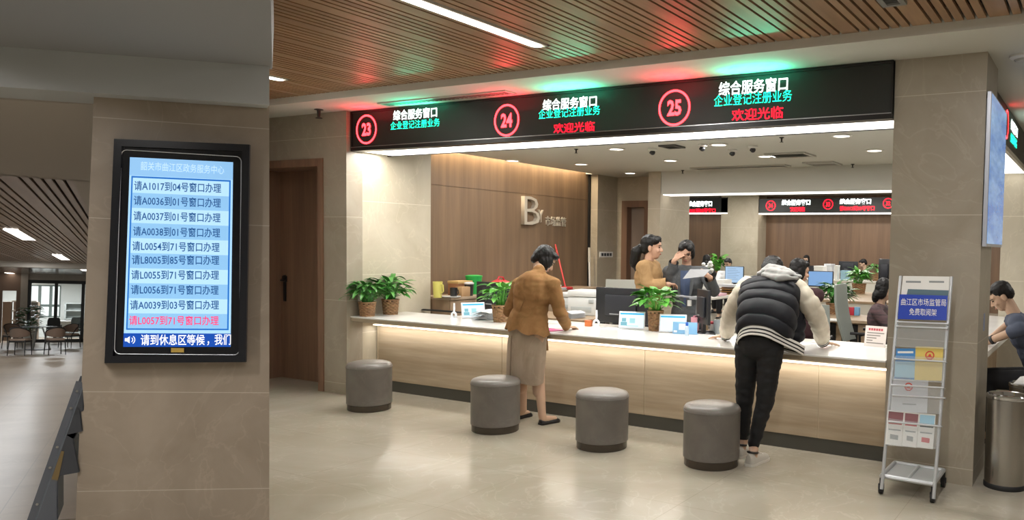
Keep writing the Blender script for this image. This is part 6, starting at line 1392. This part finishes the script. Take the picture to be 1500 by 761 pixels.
# her right arm is on the image left and bends up to the face; her left hand holds the paper
rw2 = at_y(988, 381, Y2-.17); lw2 = at_y(1039, 405, Y2-.30)
T, hd, Hh, nk_, chest_, pel_, Rr, f, r = standing('woman in grey blazer and blue shirt rubbing her eye, reading a paper', q.x, Y2, hd, f2, (.30, -.86, -.42), BLZ, .024, at_y(1046, 426, Y2-.10), at_y(980, 412, Y2-.08), lw2, rw2, at_y(1030, 400, Y2-.34)-lw2, at_y(999, 371, Y2-.15)-rw2, hk=1.0, glasses=True, nR=(-.2, -.9, .3), nL=(.9, -.2, .4), thR=(.6, .1, .8), thL=(-.5, -.3, .8), curlR=(.35, .5, .4), curlL=(.7, .7, .5))
L = lambda x, y, z: hd+Hh @ V((x, y, z))
organic('hair', [('e', L(0, -.022, .046), (.087, .090, .082), Hh), ('e', L(0, -.055, -.005), (.082, .055, .085), Hh), ('e', L(.066, .004, -.005), (.024, .045, .075), Hh), ('e', L(-.066, .004, -.005), (.024, .045, .075), Hh), ('e', L(.042, .048, .068), (.038, .038, .032), Hh), ('e', L(-.042, .048, .068), (.038, .038, .032), Hh), ('e', L(0, .03, .095), (.05, .05, .03), Hh), ('e', L(0, -.06, -.08), (.07, .035, .04), Hh)], .007, HAIR, T, 2, (.004, (60, 60, 12)))
SHB = M('shirt_blue', '#4a5876', .85)
mb = MB(); rings = []
for k in range(10):
    u = k/9; w = .052*(1-u)+.028*u*1.6; z = -.055-.42*u; rings.append([nk_+Rr @ V((x*w, .112+.035*math.sin(math.pi*min(1, u*1.3+.12))-.012*abs(x)+d, z)) for x, d in ((-1, 0), (0, .012), (1, 0), (0, -.02))])
mb.loft(rings); obj('shirt', mb, SHB, T)
mb = MB()
for s_ in (-1, 1): mb.prism([nk_+Rr @ V((s_*x, y, z)) for x, y, z in ((.055, .05, -.04), (.095, .095, -.12), (.075, .152, -.28), (.03, .158, -.43), (.05, .14, -.25), (.04, .09, -.10))], Rr @ V((0, .006, 0)))
obj('lapels', mb, M('lapel_grey', '#4e5154', .85), T)
mb = MB(); mb.box(nk_+Rr @ V((-.075, .168, -.42)), nk_+Rr @ V((-.03, .176, -.36))); obj('badge', mb, PAPW, T, False)
# the sheet she holds
a, b, c, d = at_y(1000, 408, Y2-.46), at_y(1011, 394, Y2-.34), at_y(1041, 394, Y2-.32), at_y(1031, 404.5, Y2-.44)
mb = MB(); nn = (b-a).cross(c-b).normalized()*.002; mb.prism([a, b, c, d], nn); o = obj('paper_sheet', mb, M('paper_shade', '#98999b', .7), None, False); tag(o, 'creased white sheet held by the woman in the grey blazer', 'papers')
mb = MB(); mb.prism([a.lerp(b, .3).lerp(d.lerp(c, .3), .15), a.lerp(b, .8).lerp(d.lerp(c, .8), .15), a.lerp(b, .8).lerp(d.lerp(c, .8), .8), a.lerp(b, .3).lerp(d.lerp(c, .3), .8)], nn*1.3); obj('printed_text', mb, PAPG, o, False)
# ---------------------------------------------------------------- seated people
def seated(lab, hd, fwd, hfwd, top, hands=None, elb=None, seat=.46, hair='short', skin=SKIN, vox=.009, pants='#17171b', gg=.02, hk=1.0, legs=True, longh=False, lean=.0, shoes=True, nko=(.05, .15), short=False):
    hd = V(hd); f = V((fwd[0], fwd[1], 0)).normalized(); r = V((f.y, -f.x, 0)); Hh = headframe(hfwd)
    nk_ = hd-f*nko[0]+V((0, 0, -nko[1])); pel_ = nk_-f*lean; pel_.z = seat+.12; chest_ = nk_.lerp(pel_, .36); Rr = frame3(r, chest_-pel_)
    t = thing('person', lab, 'person', V((pel_.x, pel_.y, 0)))
    l_s, r_s = nk_-r*.185+V((0, 0, -.075)), nk_+r*.185+V((0, 0, -.075))
    lw, rw = hands or (pel_+f*.42-r*.12+V((0, 0, .2)), pel_+f*.42+r*.12+V((0, 0, .2))); le, re = elb or (l_s.lerp(lw, .5)-r*.07-V((0, 0, .12)), r_s.lerp(rw, .5)+r*.07-V((0, 0, .12)))
    P = head_prims(hd, Hh, hk)+[('c', nk_+V((0, 0, -.04)), hd+Hh @ V((0, -.015, -.05)), .054, .05)]+torso_prims(pel_, chest_, Rr, -.012)+[('c', l_s, r_s, .048)]
    P += limb(l_s, le, lw, (.045, .04, .028))+limb(r_s, re, rw, (.045, .04, .028))
    P += hand_prims(lw, (lw-le), (0, 0, 1), r, 1, (.3, .4, .3))+hand_prims(rw, (rw-re), (0, 0, 1), -r, 1, (.3, .4, .3))
    LP_ = []
    for s_ in (-1, 1):
        h_ = pel_+r*.09*s_+V((0, 0, -.04)); k_ = h_+f*.42; k_.z = seat+.06; a_ = k_+f*.02; a_.z = .09
        P += limb(h_, k_, a_, (.078, .055, .038))+[('c', a_-f*.03+V((0, 0, -.04)), a_+f*.14+V((0, 0, -.055)), .035, .03)]; LP_ += limb(h_, k_, a_+V((0, 0, .05)), (.095, .075, .06)); 
        if shoes: a0 = V((a_.x, a_.y, 0)); shoe(t, a0-f*.09, a0+f*.18, BLK, BLK)
    organic('body', P, vox, skin, t, 3); face_parts(hd, Hh, t, hk)
    g_ = gg
    organic('top', torso_prims(pel_, chest_, Rr, g_)+[('c', l_s, r_s, .048+g_), ('c', nk_+V((0, 0, -.08)), nk_+V((0, 0, -.045)), .08, .06)]+(limb(l_s, le, le.lerp(lw, .25), (.045, .04, .036), g_*.9)+limb(r_s, re, re.lerp(rw, .25), (.045, .04, .036), g_*.9) if short else limb(l_s, le, lw-(lw-le).normalized()*.02, (.045, .04, .030), g_*.9)+limb(r_s, re, rw-(rw-re).normalized()*.02, (.045, .04, .030), g_*.9)), max(.009, vox), top, t, 3, (.007, (8, 8, 14)), cuts=((le.lerp(lw, .3), lw-le, .1), (re.lerp(rw, .3), rw-re, .1)) if short else ((lw-(lw-le).normalized()*.03, lw-le, .09), (rw-(rw-re).normalized()*.03, rw-re, .09)))
    organic('trousers', [('e', pel_, (.165, .125, .13), Rr)]+LP_, .012, M('trousers_'+pants[1:], pants, .8), t, 3)
    L = lambda x, y, z: hd+Hh @ V((x, y, z))
    hp = [('e', L(0, -.022, .048), (.084, .090, .078), Hh), ('e', L(0, -.055, .01), (.078, .055, .07), Hh), ('e', L(0, .048, .08), (.055, .04, .03), Hh)]
    if longh: hp += [('e', L(.06, -.01, -.02), (.03, .05, .09), Hh), ('e', L(-.06, -.01, -.02), (.03, .05, .09), Hh), ('e', L(0, -.06, -.08), (.08, .05, .09), Hh)]
    organic('hair', hp, .008, HAIR, t, 2, (.004, (60, 60, 60)))
    return t, nk_, pel_, Rr, f, r
# writing man at the side counter
hd = at_y(1467, 434, 7.15); BLUE = M('shirt_slate', '#4a5163', .8)
rwm = at_z(1458, 480, .84); lwm = at_z(1454, 472, .84); f = V((-1, .05, 0))
T, nk_, pel_, Rr, ff, rr_ = seated('young man in slate shirt and black trousers writing at the side counter', hd, (-1, -.15), (-.80, -.18, -.58), BLUE, (V((-.80, 7.22, .83)), V((-.80, 7.02, .83))), (at_y(1489, 466, 7.36), at_y(1494, 482, 6.92)), seat=.46, lean=.22, vox=.006, nko=(.11, .115), short=True)
mb = MB(); c = V((-.80, 7.02, .83)).lerp(at_y(1492, 482, 6.92), .2); d = (at_y(1492, 482, 6.92)-V((-.80, 7.02, .83))).normalized(); mb.cyl(c-d*.012, c+d*.012, .037, n=20); obj('watch', mb, BLK, T)
t = thing('stool', 'black chair under the writing man at the side counter', 'chair', V((pel_.x, pel_.y, 0)))
mb = MB(); mb.lathe([(.001, .36), (.19, .36), (.2, .38), (.2, .42), (.17, .445), (.001, .45)], n=32); obj('seat', mb, BLACK, t, local=True); mb = MB(); mb.lathe([(.18, 0), (.19, .01), (.19, .36), (.18, .36)], n=32); obj('side', mb, M('stool_dark', '#2a2928', .5), t, local=True)
sheets(V((-.93, 7.12, .80)), .2, .28, .003, 'white form under the hands of the writing man', PAPW, 1, 21, rot=.1)
t = thing('pen', 'dark pen in the hand of the writing man', 'pen', V((-.90, 7.2, .81))); mb = MB(); mb.tube([(0, 0, .0), (.03, .02, .10)], .004, 8); obj('barrel', mb, BLK, t, local=True); mb = MB(); mb.tube([(0, 0, 0), (-.004, -.002, -.008)], [.003, .001], 8); obj('tip', mb, METAL, t, local=True)
# the clerk hidden behind the leaning man
DRED = M('top_darkred', '#3d2226', .8)
hd = at_y(1171, 397, 7.55); seated('clerk with dark hair and dark red top seated behind the leaning man', hd, (-.3, -1), (.85, .75, -.25), DRED, (at_z(1172, 474, .775), at_z(1053, 478, .78)), (at_y(1185, 450, 7.5), at_y(1096, 462, 7.5)), longh=True, skin=SKIN2, vox=.007)
t = thing('mouse', 'dark computer mouse under the hand of the hidden clerk', 'mouse', at_z(1043, 481, .74)); mb = MB(); mb.ell((0, 0, .012), (.03, .05, .018), u=16, v=10); obj('body', mb, MONB, t, local=True); mb = MB(); mb.cyl((-.004, .02, .03), (.004, .02, .03), .006, n=10); obj('wheel', mb, BLACK, t, local=True)
WSH = M('shirt_white', '#d6d6d6', .8); BTOP = M('top_black', '#1a1a1d', .8); PAT = M('top_pattern', '#6b4a4e', .8, kind='wood', col2='#2a2024', scale=(6, 6, 30))
def far_person(lab, x, y, Y, fwd, hfwd, top, longh=False, w=None):
    hd = at_y(x, y, Y); seated(lab, hd, fwd, hfwd, top, vox=.012, longh=longh, seat=max(.40, hd.z-.80))
far_person('man in white shirt hidden behind the lit document monitor', 1066, 386, 16.4, (.2, -1), (-.1, -.9, -.3), WSH)
far_person('person with black hair beyond the white flowers', 1035.5, 380.5, 16.8, (.3, 1), (.2, .9, -.2), BTOP, True)
far_person('man in black looking down at the far white counter', 1264.5, 386, 20.9, (-.9, -.4), (-.85, -.3, -.4), BTOP)
far_person('person with dark hair peeking above the far dark monitor', 1181, 380, 20.9, (0, -1), (0, -.95, -.2), BTOP, True)
far_person('woman in striped dark red top beside the big stone pillar', 1296, 424, 8.85, (1, .05), (1, .2, -.3), PAT, True)
